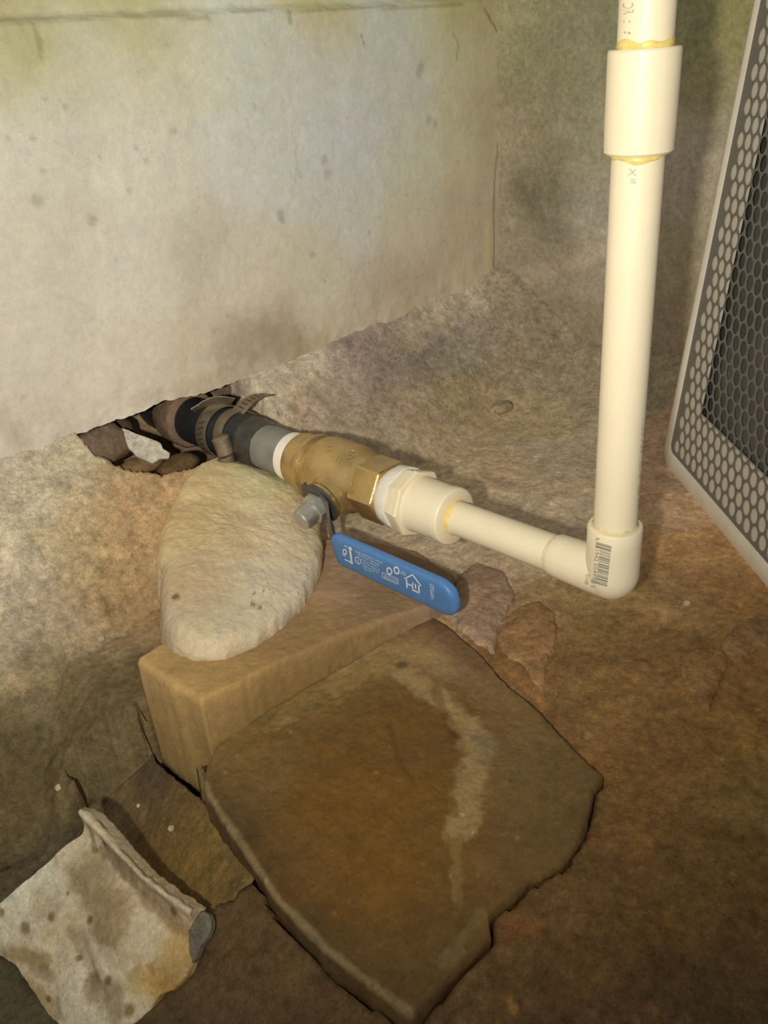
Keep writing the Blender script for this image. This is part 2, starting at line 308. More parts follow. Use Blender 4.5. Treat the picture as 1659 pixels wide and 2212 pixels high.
# the broken hole under the wall
hole = np.array([(0.243, .60), (.249, .560), (.262, .545), (.285, .534), (.315, .527), (.345, .522), (.375, .53), (.395, .540), (.400, .560), (.402, .60)])
def inside(px, py, poly):
    c = np.zeros(len(px), bool); n = len(poly)
    for i in range(n):
        x1, y1 = poly[i][:2]; x2, y2 = poly[(i+1) % n][:2]
        m = ((y1 > py) != (y2 > py)); xx = (x2-x1)*(py-y1)/((y2-y1) if y2 != y1 else 1e-9)+x1
        c ^= m & (px < xx)
    return c
hp = np.vstack([hole, [(.402, .72), (.243, .72)]])
hd = poly_dist(np.stack([gx, gy, gx*0], 1), np.hstack([hole, np.zeros((len(hole), 1))]))
ins = inside(gx+.004*n_fin, gy+.004*n_mid, hp)
dep = np.where(ins, sstep(-0.001, 0.011, hd+.003*n_mid), 0.0)
z = z*(1-dep)+dep*(0.022+0.008*n_mid+1.6*np.clip(gy-.625, 0, 1))
behind = (gy > YW+0.012) & (~ins); z = np.where(behind, np.minimum(z, wb-.006), z)
z = np.where((gy > YW) & (gx > .46), np.minimum(z, wb+.02), z)

# outline of the damp slab, used for the gap round it too
SL = [(437, 1668), (470, 1600), (560, 1540), (700, 1460), (820, 1390), (860, 1350), (885, 1336), (925, 1322), (960, 1345), (1000, 1378), (1045, 1418), (1100, 1480), (1160, 1525), (1200, 1570),
      (1260, 1635), (1305, 1672), (1283, 1702), (1277, 1740), (1262, 1785), (1246, 1820), (1218, 1862), (1188, 1882), (1140, 1902), (1105, 1935),
      (1068, 1968), (1056, 1990), (1062, 2020), (1020, 2060), (980, 2105), (930, 2150), (890, 2196), (850, 2168), (780, 2118), (700, 2052), (640, 1990), (595, 1945), (565, 1895), (530, 1850), (480, 1775), (440, 1715)]
slab_poly = np.array([on(x, y, 2, 0.003) for x, y in SL])
sd = poly_dist(P0, np.vstack([slab_poly, slab_poly[:1]])*[1, 1, 0])
sin_ = inside(gx, gy, slab_poly)
z = np.where(sin_ | (sd < .0008), np.minimum(z, -0.016), z)
SP = [(322, 1600), (337, 1640), (440, 1722), (500, 1790), (580, 1885), (530, 1925), (452, 2003), (400, 1990), (330, 1960), (240, 1850), (180, 1765), (205, 1735), (260, 1690), (325, 1630)]
_s1, _s2, _s3 = on(330, 1640, 2, -.034), on(440, 1725, 2, -.017), on(450, 2003, 2, -.026)
stn = np.cross(_s2-_s1, _s3-_s1); stn = stn*np.sign(stn[2])/np.linalg.norm(stn)
stp = lambda x, y: onp(x, y, stn, _s1)
step_poly = np.array([stp(x, y) for x, y in SP])
z = np.where(inside(gx, gy, step_poly), np.minimum(z, -.055), z)
bl_poly = np.array([onp(x, y, np.array([0.14, 0, 1.0]), (.16, .3, .038)) for x, y in ((293, 1421), (345, 1392), (520, 1260), (700, 1200), (860, 1330), (700, 1388), (432, 1512), (360, 1470))])
bd = poly_dist(P0, np.vstack([bl_poly, bl_poly[:1]])*[1, 1, 0])
z = np.where(inside(gx, gy, bl_poly), np.minimum(z, -.03), z)
tb = (1-sstep(.002, .010, bd+.001*n_mid))*(1-sstep(.0, .01, gx-bl_poly[:, 0].min()-.012))
z = z*(1-tb)+tb*np.minimum(z, -.046)
fd = poly_dist(P0, np.array([bl_poly[0], bl_poly[6]])*[1, 1, 0]+np.array([[-.004, -.012, 0], [-.004, .006, 0]]))
z = np.where(fd < .011, np.minimum(z, -.060), z)
# trench along the foot of the footing, left of the shard
tr = [on(x, y, 2, -.055) for x, y in ((300, 1640), (200, 1742), (120, 1810), (40, 1868), (-60, 1930))]
td = poly_dist(P0, np.array(tr)*[1, 1, 0]); side = gy < np.interp(gx, [p[0] for p in tr[::-1]], [p[1] for p in tr[::-1]])
tw = sstep(.0, .006, np.where(side, td, -td)+.002*n_mid)*(1-sstep(.030, .045, td))*(1-sstep(.12, .15, gx))
z = z*(1-tw)+tw*np.minimum(z, -.070)

PF = np.stack([gx, gy, z], 1)
flo = lambda x, y: on(x, y, 2, 0.0)
low = lambda x, y: on(x, y, 2, -0.062)
def foot(x, y):                               # the sloping footing plane
    n = np.array([0, -0.92, 1.0]); return onp(x, y, n, (0, YW, 0.097))
def fil(x, y):
    return onp(x, y, np.array([0, -0.6, 1.0]), (0, YW, .068))
def floor_proj(x, y):
    return flo(x, y)
# colour samples are laid on the relief itself
Lk = CTRL['floor']; fb = {}
def on_relief(x, y):
    r = ray(x, y); t = np.linspace(.2, 1.5, 2600); Q = CAMP+r*t[:, None]
    i = ((Q[:, 0]-xs[0])/res).astype(int); j = ((Q[:, 1]-ys[0])/res).astype(int)
    ok = (i >= 0) & (j >= 0) & (i < len(xs)) & (j < len(ys))
    zz = np.full(len(t), -9.); zz[ok] = z[i[ok]*len(ys)+j[ok]]
    h = np.where(ok & (Q[:, 2] < zz))[0]
    return Q[h[0]] if len(h) else flo(x, y)
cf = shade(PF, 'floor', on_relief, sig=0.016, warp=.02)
def FS(pts, w, **k):
    global cf; cf = stroke(PF, cf, pts, on_relief, w, **k)
FS([(318, 1618), (260, 1680), (200, 1733), (120, 1800), (40, 1858), (-20, 1895)], .0011, mul=(.4, .38, .36), rag=.9)
FS([(640, 880), (560, 905)], .004, mul=(.8, .76, .72), rag=1.2)
FS([(600, 893), (625, 905), (648, 925), (668, 948)], .0012, mul=(.35, .33, .3), rag=.7)
FS([(1440, 1030), (1475, 1060)], .008, mul=(.72, .72, .72), rag=1.0)  # shadow by the grille corner, painted into the floor colour
FS([(1060, 1030), (1095, 1050)], .006, mul=(.8, .78, .78), rag=1.0)
FS([(0, 1490), (60, 1480), (120, 1450)], .006, mul=(1.25, 1.22, 1.15), rag=1.3, soft=.8)
FS([(560, 870), (600, 850), (640, 830)], .006, mul=(1.12, 1.1, 1.05), rag=1.3)
FS([(790, 700), (700, 740), (620, 780)], .0025, mul=(1.15, 1.12, 1.1), rag=.8)
FS([(930, 760), (870, 800), (800, 870)], .014, mul=(.86, .85, .84), rag=1.4, soft=.9)
FS([(1195, 1410), (1180, 1450)], .003, mul=(1.2, 1.15, 1.05), rag=1.0)
FS([(1075, 1430), (1140, 1490), (1172, 1525)], .0022, mul=(1.35, 1.25, 1.15), rag=1.2)
FS([(1180, 1460), (1168, 1500), (1172, 1530)], .0016, mul=(1.35, 1.25, 1.15), rag=1.2)
FS([(1300, 1690), (1330, 1650), (1290, 1640)], .006, mul=(1.25, 1.2, 1.1), rag=1.4, soft=.8)
FS([(1280, 1480), (1370, 1460), (1410, 1490)], .008, mul=(1.14, 1.13, 1.1), rag=1.6, soft=.8)
FS([(1330, 1290), (1420, 1320)], .006, mul=(1.22, 1.18, 1.15), rag=1.5, soft=.8)
FS([(1600, 1560), (1650, 1640)], .008, mul=(1.2, 1.22, 1.1), rag=1.5, soft=.8)
FS([(1390, 1820), (1375, 1840)], .0035, mul=(1.3, 1.22, 1.1), rag=1.0)
FS([(1105, 2010), (1150, 2000)], .005, mul=(1.3, 1.1, .95), rag=1.0)
FS([(1100, 2160), (1110, 2180)], .002, mul=(1.9, 1.8, 1.3), rag=.8)
_r = np.random.RandomState(5)
for _k in range(150):
    _x, _y = _r.uniform(940, 1659), _r.uniform(1000, 2212)
    _m = _r.uniform(1.2, 1.65) if _r.rand() < .6 else _r.uniform(.55, .8)
    FS([(_x, _y)], _r.uniform(.0006, .0022), mul=(_m, _m*.98, _m*.92), rag=1.0, soft=.6, nscale=300)
for _k in range(110):
    _x, _y = _r.uniform(0, 330), _r.uniform(1040, 1900)
    _m = _r.uniform(1.15, 1.5) if _r.rand() < .5 else _r.uniform(.6, .85)
    FS([(_x, _y)], _r.uniform(.0006, .0020), mul=(_m, _m*.98, _m*.94), rag=1.0, soft=.6, nscale=300)
for _k in range(80):
    _x, _y = _r.uniform(620, 1300), _r.uniform(700, 1080)
    _m = _r.uniform(1.15, 1.4) if _r.rand() < .5 else _r.uniform(.65, .85)
    FS([(_x, _y)], _r.uniform(.001, .003), mul=(_m, _m*.98, _m*.94), rag=1.2, soft=.6, nscale=250)

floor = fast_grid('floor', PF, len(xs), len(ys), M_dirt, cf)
floor.data.materials[0] = M_dirt
floor['kind'] = 'structure'

# left wall: plastered block with a ragged lower edge and a set-back mossy course above
us = np.arange(-0.10, XB+.02, 0.0019); nv = 240
vs = np.linspace(0, 1, nv); UX, VV = np.meshgrid(us, vs, indexing='ij'); ux, vv = UX.ravel(), VV.ravel()
ztop = 0.66
e0 = wall_bottom(ux); zz = e0+(ztop-e0)*vv**1.15
zz += (1-vv)**12*0.0022*fbm(np.stack([ux, ux*0, ux*0], 1), 160, 3, .7, off=4)
PW = np.stack([ux, np.full(len(ux), YW), zz], 1)
Q = PW*[1, 1, 1]
bul = 0.0018*fbm(Q, 7, 3)+0.0007*fbm(Q, 45, 4, off=3)+0.00022*fbm(Q, 240, 3, off=6)
ledge_z = 0.3515+0.0025*fbm(Q*[1, 0, 0], 35, 3, off=40)-0.004*(ux-.25)
setb = 0.014*sstep(0, 0.0035, zz-ledge_z)
low_rough = 0.0022*np.clip(1-(zz-e0)/.05, 0, 1)*fbm(Q, 60, 4, off=8)
PW[:, 1] += -bul*1.0+setb+low_rough
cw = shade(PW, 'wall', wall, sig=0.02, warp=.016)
def WS(pts, w, **k):
    global cw; cw = stroke(PW, cw, pts, wall, w, **k)
for x, y, w in ((549,231,.0016),(748,256,.0016),(911,143,.004),(905,160,.003),(927,259,.0035),(940,268,.003),(700,345,.0035),(706,375,.0038),(604,461,.0035),(608,475,.0028),(199,477,.0035),(80,434,.004),(99,215,.002),(143,232,.002),(314,346,.0022),
                (294,322,.0018),(95,370,.0018),(278,410,.002),(374,282,.0025),(672,549,.0028),(989,350,.002),(819,469,.0012),(799,501,.0022),(799,569,.0012),(573,99,.001),(493,171,.0014),(491,682,.0018),(362,95,.0018),(760,380,.001),(648,380,.0014),(915,569,.001),
                (1038,441,.0018),(17,298,.0016),(70,297,.0018),(50,857,.0014),(215,340,.001),(330,350,.001),(450,290,.0009),(560,420,.0012),(520,330,.0009),(860,700,.0012),(250,560,.001),(130,640,.0012),(340,700,.001),(880,420,.001),(840,330,.001),(960,200,.0014),(1010,480,.0014),(960,520,.001),(900,600,.0014),(740,560,.001),(820,240,.0009)):
    WS([(x, y)], w, mul=(.76, .75, .74), rag=.9, soft=.6, nscale=220)
WS([(704, 598), (704, 610)], .0007, mul=(.5, .48, .42), rag=.3)
WS([(782, 78), (788, 98)], .0007, mul=(.55, .53, .48), rag=.3)
WS([(978, 70), (990, 92), (986, 130)], .0009, mul=(.68, .66, .6), rag=.4)
WS([(1046, 20), (1075, 70), (1088, 110), (1090, 180), (1086, 235), (1076, 320), (1068, 400), (1066, 470), (1067, 540), (1064, 600)], .0013, mul=(.58, .55, .5), rag=.5)
WS([(1052, 480), (1052, 560), (1048, 610)], .004, mul=(1.16, 1.12, 1.05), rag=.8)
WS([(640, 310), (641, 370), (628, 430), (606, 500), (590, 560)], .0010, mul=(.90, .89, .88), rag=.3)
WS([(430, 600), (400, 540), (470, 520)], .010, mul=(.93, .92, .91), rag=1.3, soft=.8)
WS([(500, 745), (560, 720), (640, 745)], .016, mul=(.80, .78, .76), rag=1.5, soft=.8)
WS([(820, 610), (900, 590), (960, 560)], .020, mul=(.93, .91, .9), rag=1.2, soft=.9)
WS([(0, 905), (35, 940)], .008, mul=(.86, .85, .84), rag=1.2, soft=.8)
WS([(-20, 46), (300, 30), (450, 40)], .0016, mul=(.72, .7, .6), rag=1.1)
WS([(500, 24), (900, 14), (1000, 10)], .0014, mul=(.74, .72, .62), rag=1.1)
WS([(70, 45), (84, 80), (92, 130)], .0018, mul=(.76, .75, .66), rag=1.2)
WS([(626, 24), (628, 50)], .0016, mul=(.7, .7, .56), rag=.8)
WS([(30, 60), (60, 120)], .012, mul=(.93, .94, .84), rag=1.2, soft=.9)
WS([(300, 860), (440, 830), (540, 800)], .006, mul=(.93, .90, .86), rag=1.3, soft=.8)

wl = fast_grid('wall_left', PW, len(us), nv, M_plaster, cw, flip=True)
wl['kind'] = 'structure'
# underside of that wall, going back over the hole
nb = 24; bx = us; BX, BT = np.meshgrid(bx, np.linspace(0, 1, nb), indexing='ij'); b1, b2 = BX.ravel(), BT.ravel()
fr0 = PW.reshape(len(us), nv, 3)[:, 0]
PB = np.stack([b1, np.repeat(fr0[:, 1], nb)+b2*.14, np.repeat(fr0[:, 2], nb)+b2*.012+.0025*fbm(np.stack([b1, b2*.14, b1*0], 1), 90, 3)*np.clip(b2*6, 0, 1)], 1)
ws = fast_grid('underside', PB, len(us), nb, M_rough, np.full((len(PB), 3), lin((128, 112, 88))), parent=wl)

# back wall
vy = np.arange(-0.62, YW+.02, 0.0026); vz = np.arange(-.02, 0.70, 0.0026)
AY, AZ = np.meshgrid(vy, vz, indexing='ij'); ay, az = AY.ravel(), AZ.ravel()
PK = np.stack([np.full(len(ay), XB), ay, az], 1)
PK[:, 0] += -0.004*fbm(PK, 8, 4, off=1)-.0008*fbm(PK, 60, 4)
near = np.clip((ay-(YW-.03))/.03, 0, 1); PK[:, 0] -= 0.006*near
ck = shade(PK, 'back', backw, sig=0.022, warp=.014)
def BS(pts, w, **k):
    global ck; ck = stroke(PK, ck, pts, backw, w, **k)
BS([(1110, 610), (1220, 572), (1330, 528)], .010, mul=(1.22, 1.18, 1.15), rag=1.2, soft=.9)
BS([(1130, 400), (1170, 470), (1215, 520)], .012, mul=(.85, .85, .83), rag=1.2, soft=.9)
BS([(1225, 250), (1240, 265)], .003, mul=(.85, .85, .83), rag=1.0)

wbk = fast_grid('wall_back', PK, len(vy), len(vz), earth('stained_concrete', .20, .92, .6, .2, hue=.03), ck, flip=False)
wbk['kind'] = 'structure'

# ================================================================ BLOCKS AND LUMPS
def resample(pts, n, jit=0.0, seed=0, closed=True):
    P = np.array(pts, float); Q = np.vstack([P, P[:1]]) if closed else P
    L = np.concatenate([[0], np.cumsum(np.linalg.norm(np.diff(Q, axis=0), axis=1))])
    t = np.linspace(0, L[-1], n, endpoint=not closed)
    R_ = np.stack([np.interp(t, L, Q[:, k]) for k in range(3)], 1)
    if jit:
        nn = np.stack([fbm(R_, 130, 3, .6, off=seed), fbm(R_, 130, 3, .6, off=seed+50), np.zeros(n)], 1); R_ = R_+jit*nn
    return R_
def on_mesh(bv, x, y):
    r = ray(x, y); h = bv.ray_cast(Vector(CAMP), Vector(r/np.linalg.norm(r)))
    return h
def puck(name, outline, thick, mat, colf=None, n=200, rings=36, jit=.001, rnd=0.003, dome=0.0, rough=.0008, rscale=90, seed=0, up=None, centre=None, flare=0.0, pw=.5, basez=None, fine=.0003):
    """A block or lump: rounded top spread over an outline, skirted by sides down to its base."""
    O = resample(outline, n, jit, seed); c = O.mean(0) if centre is None else np.array(centre)
    N = np.array([0, 0, 1.0]) if up is None else np.array(up)/np.linalg.norm(up)
    Os = O.copy()
    for _ in range(max(6, int(n*.28))): Os = (np.roll(Os, 1, 0)+Os*2+np.roll(Os, -1, 0))/4
    V = [(c+N*dome)[None]]
    rr = np.linspace(0, 1, rings+1)[1:]**.75
    avg = np.linalg.norm(O-c, axis=1).mean()
    lev = []
    for s in rr:
        wq = s**8; p = c+((O*wq+Os*(1-wq))-c)*s; e = (1-s)*np.linalg.norm(O-c, axis=1)
        drop = np.where(e < rnd, rnd-np.sqrt(np.maximum(0, rnd**2-(rnd-e)**2)), 0)
        p = p - N*drop[:, None]
        if dome: p = p + N*(dome*(1-s**2)**pw)
        V.append(p); lev.append(s)
    top_n = len(V)
    for k in (.04, .09, .15, .22, .3, .38, .47, .56, .67, .78, .89, 1.0):
        q = O-N*rnd-N*thick*k+(O-c)*flare*k
        if basez is not None: q[:, 2] = (O[:, 2]-rnd)*(1-k)+basez*k
        V.append(q)
    P = np.vstack(V)
    disp = rough*fbm(P, rscale, 4, .6, off=seed+3)+fine*fbm(P, 350, 3, off=seed+9)
    P = P+N*disp[:, None]
    k0 = 1+rings*n; rad = P[k0:]-c; rad -= np.outer(rad @ N, N); rad /= np.linalg.norm(rad, axis=1)[:, None]+1e-9
    P[k0:] += rad*(1.2*disp[k0:, None])
    Fc = [(0, 1+j, 1+(j+1) % n) for j in range(n)]
    Fc += [(a, d_, c_, b_) for a, b_, c_, d_ in grid_faces(rings+12, n, True, 1)]
    last = 1+(rings+11)*n; Fc.append(tuple(last+j for j in range(n))[::-1])
    if colf:
        bv = BVHTree.FromPolygons([tuple(v) for v in P], Fc)
        def hit(x, y, fall=None):
            h = on_mesh(bv, x, y); return np.array(h[0]) if h[0] is not None else None
        try: col = colf(P, hit)
        except TypeError: col = colf(P)
    else: col = None
    return mesh(name, P, Fc, mat, col=col)
def prof(key, proj, sig=.02, strokes=(), warp=.01):
    def f(P, hit):
        pj = lambda x, y: (lambda h: h if h is not None else proj(x, y))(hit(x, y))
        c = shade(P, key, pj, sig, warp)
        for pts, w, kw in strokes: c = stroke(P, c, pts, pj, w, **kw)
        return c
    return f

# damp slab
slp = lambda x, y: on(x, y, 2, 0.003)
SLAB_STROKES = []
SLAB_STROKES = [
 ([(740, 1440), (800, 1412), (860, 1400), (910, 1410), (950, 1440)], .007, dict(rgb=(.33, .225, .098), amt=.7, rag=1.2, soft=.8)),
 ([(868, 1450), (925, 1492), (975, 1530), (1008, 1570), (1032, 1610), (1028, 1660), (1012, 1700), (1006, 1750), (1000, 1795)], .0068, dict(rgb=(.33, .225, .098), amt=.85, rag=1.2)),
 ([(1035, 1590), (1050, 1640)], .005, dict(rgb=(.23, .165, .08), amt=.8, rag=1.2)),
 ([(995, 1810), (985, 1850), (982, 1890), (990, 1945)], .0024, dict(rgb=(.23, .15, .05), amt=.8, rag=1.5)),
 ([(1040, 1975), (995, 2030), (965, 2075)], .0030, dict(rgb=(.2, .135, .05), amt=.7, rag=1.5)),
 ([(868, 1436), (800, 1452), (740, 1482), (660, 1522), (600, 1556)], .0060, dict(rgb=(.27, .18, .07), amt=.7, rag=2.4, nscale=220)),
 ([(700, 1510), (600, 1550), (560, 1560)], .0045, dict(mul=(.75, .78, .75), rag=1.6)),
 ([(868, 1436)], .0036, dict(mul=(.5, .48, .5), rag=.5)),
 ([(890, 1345), (930, 1335), (980, 1385), (1040, 1440)], .007, dict(mul=(.72, .68, .66), rag=.8, soft=.8)),
 ([(940, 1490), (960, 1540), (985, 1590)], .003, dict(mul=(.72, .66, .62), rag=1.0)),
 ([(436, 1688), (470, 1745), (510, 1810), (545, 1858), (600, 1942), (700, 2048), (780, 2112), (850, 2165), (890, 2195)], .0020, dict(rgb=(.24, .175, .08), amt=.75, rag=1.1)),
 ([(455, 1700), (540, 1820), (640, 1950), (760, 2060), (860, 2130)], .006, dict(mul=(.86, .86, .86), rag=.8, soft=.9)),
 ([(840, 1560), (860, 1640), (900, 1700)], .0015, dict(mul=(.86, .84, .8), rag=1.0)),
 ([(770, 1880), (860, 1890)], .006, dict(mul=(1.08, 1.0, .9), rag=1.4, soft=.9))]
_r = np.random.RandomState(9)
for _k in range(90):
    SLAB_STROKES.append(([(_r.uniform(480, 1250), _r.uniform(1450, 2100))], _r.uniform(.0004, .0012), dict(mul=[_r.choice([1.3, 1.5, .7])]*3, rag=1.0, nscale=300)))

slab = puck('concrete_slab', [tuple(p) for p in slab_poly], .034, M_slab, prof('slab', slp, .014, SLAB_STROKES), n=520, rings=110, jit=.0012, rnd=.003, rough=.0012, rscale=55, seed=5, dome=.0)
tag(recentre(slab), 'dark damp concrete slab with pale crusty ridges, filling the lower middle of the floor', 'slab')

# tan block
BT_Z = lambda P: 0.036-0.10*max(0, P[0]-.16)
def blk(x, y):
    n = np.array([0.14, 0, 1.0]); return onp(x, y, n, (.16, .3, .038))
BP = [(293, 1421), (345, 1392), (400, 1345), (520, 1260), (620, 1200), (700, 1160), (800, 1165), (900, 1190), (985, 1240), (960, 1290), (925, 1308), (865, 1326), (780, 1356), (700, 1388), (600, 1430), (520, 1470), (432, 1512), (360, 1470)]
block = puck('concrete_block', [tuple(blk(*p)) for p in BP], .07, M_rough, prof('block', blk, .013), n=420, rings=70, jit=.0008, rnd=.004, rough=.0014, rscale=40, seed=11, basez=-.045)
block.data.materials[0] = earth('tan_concrete', .11, .9, .35, .12, hue=.04)
tag(recentre(block), 'tan concrete block with a crisp front corner, wedged between wall footing and dark slab', 'block')

# low step beside it
step = puck('stone_step', [tuple(stp(*p)) for p in SP], .035, M_rough, prof('step', stp, .014), n=260, rings=40, jit=.0015, rnd=.005, rough=.002, rscale=40, seed=21, basez=-.075)
tag(recentre(step), 'low olive-brown stone step at the foot of the tan block, behind the white shard', 'stone')

# pale mortar lump under the pipe
def blk_up(x, y): return onp(x, y, np.array([0.14, 0, 1.0]), (.16, .3, .038+.012))
ln = np.cross(blk_up(690, 1195)-blk_up(420, 1375), on(440, 1010, 1, .525)-blk_up(420, 1375)); ln = ln*(1 if ln[2] > 0 else -1); ln /= np.linalg.norm(ln)
lp0 = blk_up(420, 1375)
lmp = lambda x, y: onp(x, y, ln, lp0)
LPX = [(470, 985), (560, 1005), (620, 1035), (660, 1075), (695, 1130), (700, 1165), (700, 1212), (684, 1250), (660, 1292), (620, 1335), (560, 1376), (490, 1402), (425, 1396), (378, 1368), (352, 1325), (350, 1270), (352, 1225), (340, 1180), (352, 1120), (385, 1060), (400, 1035), (430, 1000)]
lump = puck('mortar_lump', [tuple(lmp(*p)) for p in LPX], .028, earth('pale_mortar', .10, .95, .8, .3, hue=.03), prof('lump', lmp, .014, [([(x, y)], w, dict(mul=(.35, .33, .3), rag=.2, soft=.3)) for x, y, w in ((379, 1289, .0026), (547, 1305, .0018), (562, 1312, .0014), (548, 1282, .001), (570, 1276, .001), (496, 1227, .0009))]), n=260, rings=46, jit=.0016, rnd=.007, rough=.0024, rscale=30, seed=31, up=ln, dome=.010, flare=-.05, fine=.0006)
tag(recentre(lump), 'pale grey rounded mortar lump on the tan block, under the brass valve', 'mortar lump')

# patches and stones set in the floor
PATCH = [('mortar_patch', 'tan crusty mortar patch shaped like a mushroom, on the floor right of the blue handle', 'mortar patch', [(1072, 1385), (1085, 1340), (1120, 1312), (1165, 1300), (1200, 1325), (1205, 1370), (1195, 1410), (1180, 1450), (1172, 1500), (1150, 1470), (1130, 1440), (1095, 1425)], .003, (138, 106, 72), M_dirt),
         ('mortar_patch', 'pale mauve-grey mortar smear on the floor just beneath the tip of the blue handle', 'mortar patch', [(960, 1330), (985, 1250), (1030, 1215), (1090, 1240), (1115, 1290), (1100, 1320), (1075, 1370), (1070, 1420), (1040, 1400), (1000, 1365)], .004, (142, 118, 98), M_rough),
         ('mortar_patch', 'triangular tan mortar patch near the right edge of the frame', 'mortar patch', [(1462, 1412), (1510, 1400), (1560, 1405), (1575, 1440), (1550, 1500), (1530, 1540), (1500, 1515), (1470, 1470)], .002, (122, 92, 56), M_dirt),
         ('mortar_patch', 'oblong tan mortar patch cut by the right edge of the frame', 'mortar patch', [(1555, 1395), (1590, 1350), (1640, 1330), (1680, 1330), (1690, 1365), (1650, 1400), (1600, 1425), (1570, 1415)], .002, (128, 100, 66), M_dirt)]
for i, (nm, lab, cat, px, h, rgb, mt) in enumerate(PATCH):
    pts = [on_relief(x, y)+[0, 0, .0008] for x, y in px]
    o = puck(nm, [tuple(p) for p in pts], .006, mt, lambda P, rgb=rgb: np.array(lin(rgb))*ALB_PATCH*(1+.35*fbm(P, 70, 4)[:, None])*np.ones((len(P), 3)), n=180, rings=18, jit=.003, rnd=.002, dome=h, rough=.0012, rscale=90, seed=40+i)
    tag(recentre(o), lab, cat)
def rock(name, p, r, rgb, mat, seed, sq=(1, 1, .6), lum=1.0):
    bm = bmesh.new(); bmesh.ops.create_icosphere(bm, subdivisions=3, radius=1.0)
    V = np.array([v.co for v in bm.verts]); bm.faces.ensure_lookup_table(); Fc = [tuple(v.index for v in f.verts) for f in bm.faces]; bm.free()
    V = V*(1+.30*fbm(V, 1.1, 3, off=seed*7.7)[:, None]); V = np.clip(V, -.95, .95)*r*np.array(sq)
    P = V+np.array(p)+[0, 0, r*sq[2]*.45]
    return mesh(name, P, Fc, mat, col=np.tile(lin(rgb)*lum, (len(P), 1)))
o = rock('stone', on_relief(1085, 885), .0095, (190, 170, 136), M_rough, 3, (1.25, .9, .6), .8)
tag(recentre(o), 'small pale stone half buried in the floor behind the brass valve', 'stone')
PEB = [(670, 1256, .0020, 'blk', 'tiny white pebble at the right foot of the pale mortar lump'), (481, 1401, .0013, 'blk', 'tiny white grit grain on top of the tan block'),
       (129, 1703, .0026, 'rel', 'small white pebble on the footing, left of the step'), (300, 1742, .0013, 'stp', 'tiny white grit grain on the step near its upper end'),
       (371, 1792, .0020, 'stp', 'small white pebble on the middle of the step'), (219, 1383, .0024, 'rel', 'cream pebble stuck on the footing left of the mortar lump'),
       (1484, 1305, .0024, 'rel', 'cream splinter of grit on the floor below the grille corner')]
for i, (x, y, r, w, lab) in enumerate(PEB):
    p = {'blk': blk, 'stp': stp, 'rel': on_relief}[w](x, y)
    tag(recentre(rock('pebble', p, r, (205, 190, 160), M_rough, 9+i, (1, 1, .8), .8)), lab, 'pebble')

# stones in the hole
ST = [('stone', 'brown rubble stone at the left end of the hole under the wall', (215, 965), .578, .020, (128, 108, 88), (1.3, .8, .8)),
      ('stone', 'dark reddish rubble stone at the back of the hole, left of the white chip', (262, 935), .600, .012, (105, 82, 62), (.8, .8, 1.1)),
      ('stone', 'knobbly tan stone lying in the hole below the white chip', (305, 1005), .560, .012, (138, 112, 76), (1.7, .8, .55)),
      ('stone', 'flat brown stone at the front lip of the hole, below the rusty flange', (385, 1005), .552, .014, (112, 88, 60), (1.3, .8, .5)),
      ('stone', 'grey mortar chunk jammed above the hose clamps', (555, 850), .592, .016, (146, 130, 108), (1.5, .8, .7)),
      ('stone', 'pale mortar chunk right of the hose clamps, behind the grey pipe', (640, 890), .575, .015, (150, 132, 104), (1.3, .8, .9))]
for i, (nm, lab, px, Y_, r, rgb, sq) in enumerate(ST):
    p = on(px[0], px[1], 1, Y_); p[2] -= r*sq[2]*.45
    tag(recentre(rock(nm, p, r, rgb, M_rough, 20+i, sq, .85)), lab, 'stone')
# white chip, a thick broken flake
cn = np.array([-.35, -.72, .60]); cn /= np.linalg.norm(cn); cp = on(310, 950, 1, .560)
chip = puck('stone_chip', [tuple(onp(x, y, cn, cp)) for x, y in ((263, 923), (300, 938), (345, 955), (352, 968), (368, 978), (366, 988), (345, 990), (330, 1001), (300, 988), (278, 968), (268, 945))], .004, M_rough, lambda P: np.tile(lin((222, 214, 196))*.74, (len(P), 1)), n=90, rings=12, jit=.0012, rnd=.001, rough=.0006, seed=3, up=cn)
tag(recentre(chip), 'flat white broken chip lodged in the hole under the wall', 'chip')

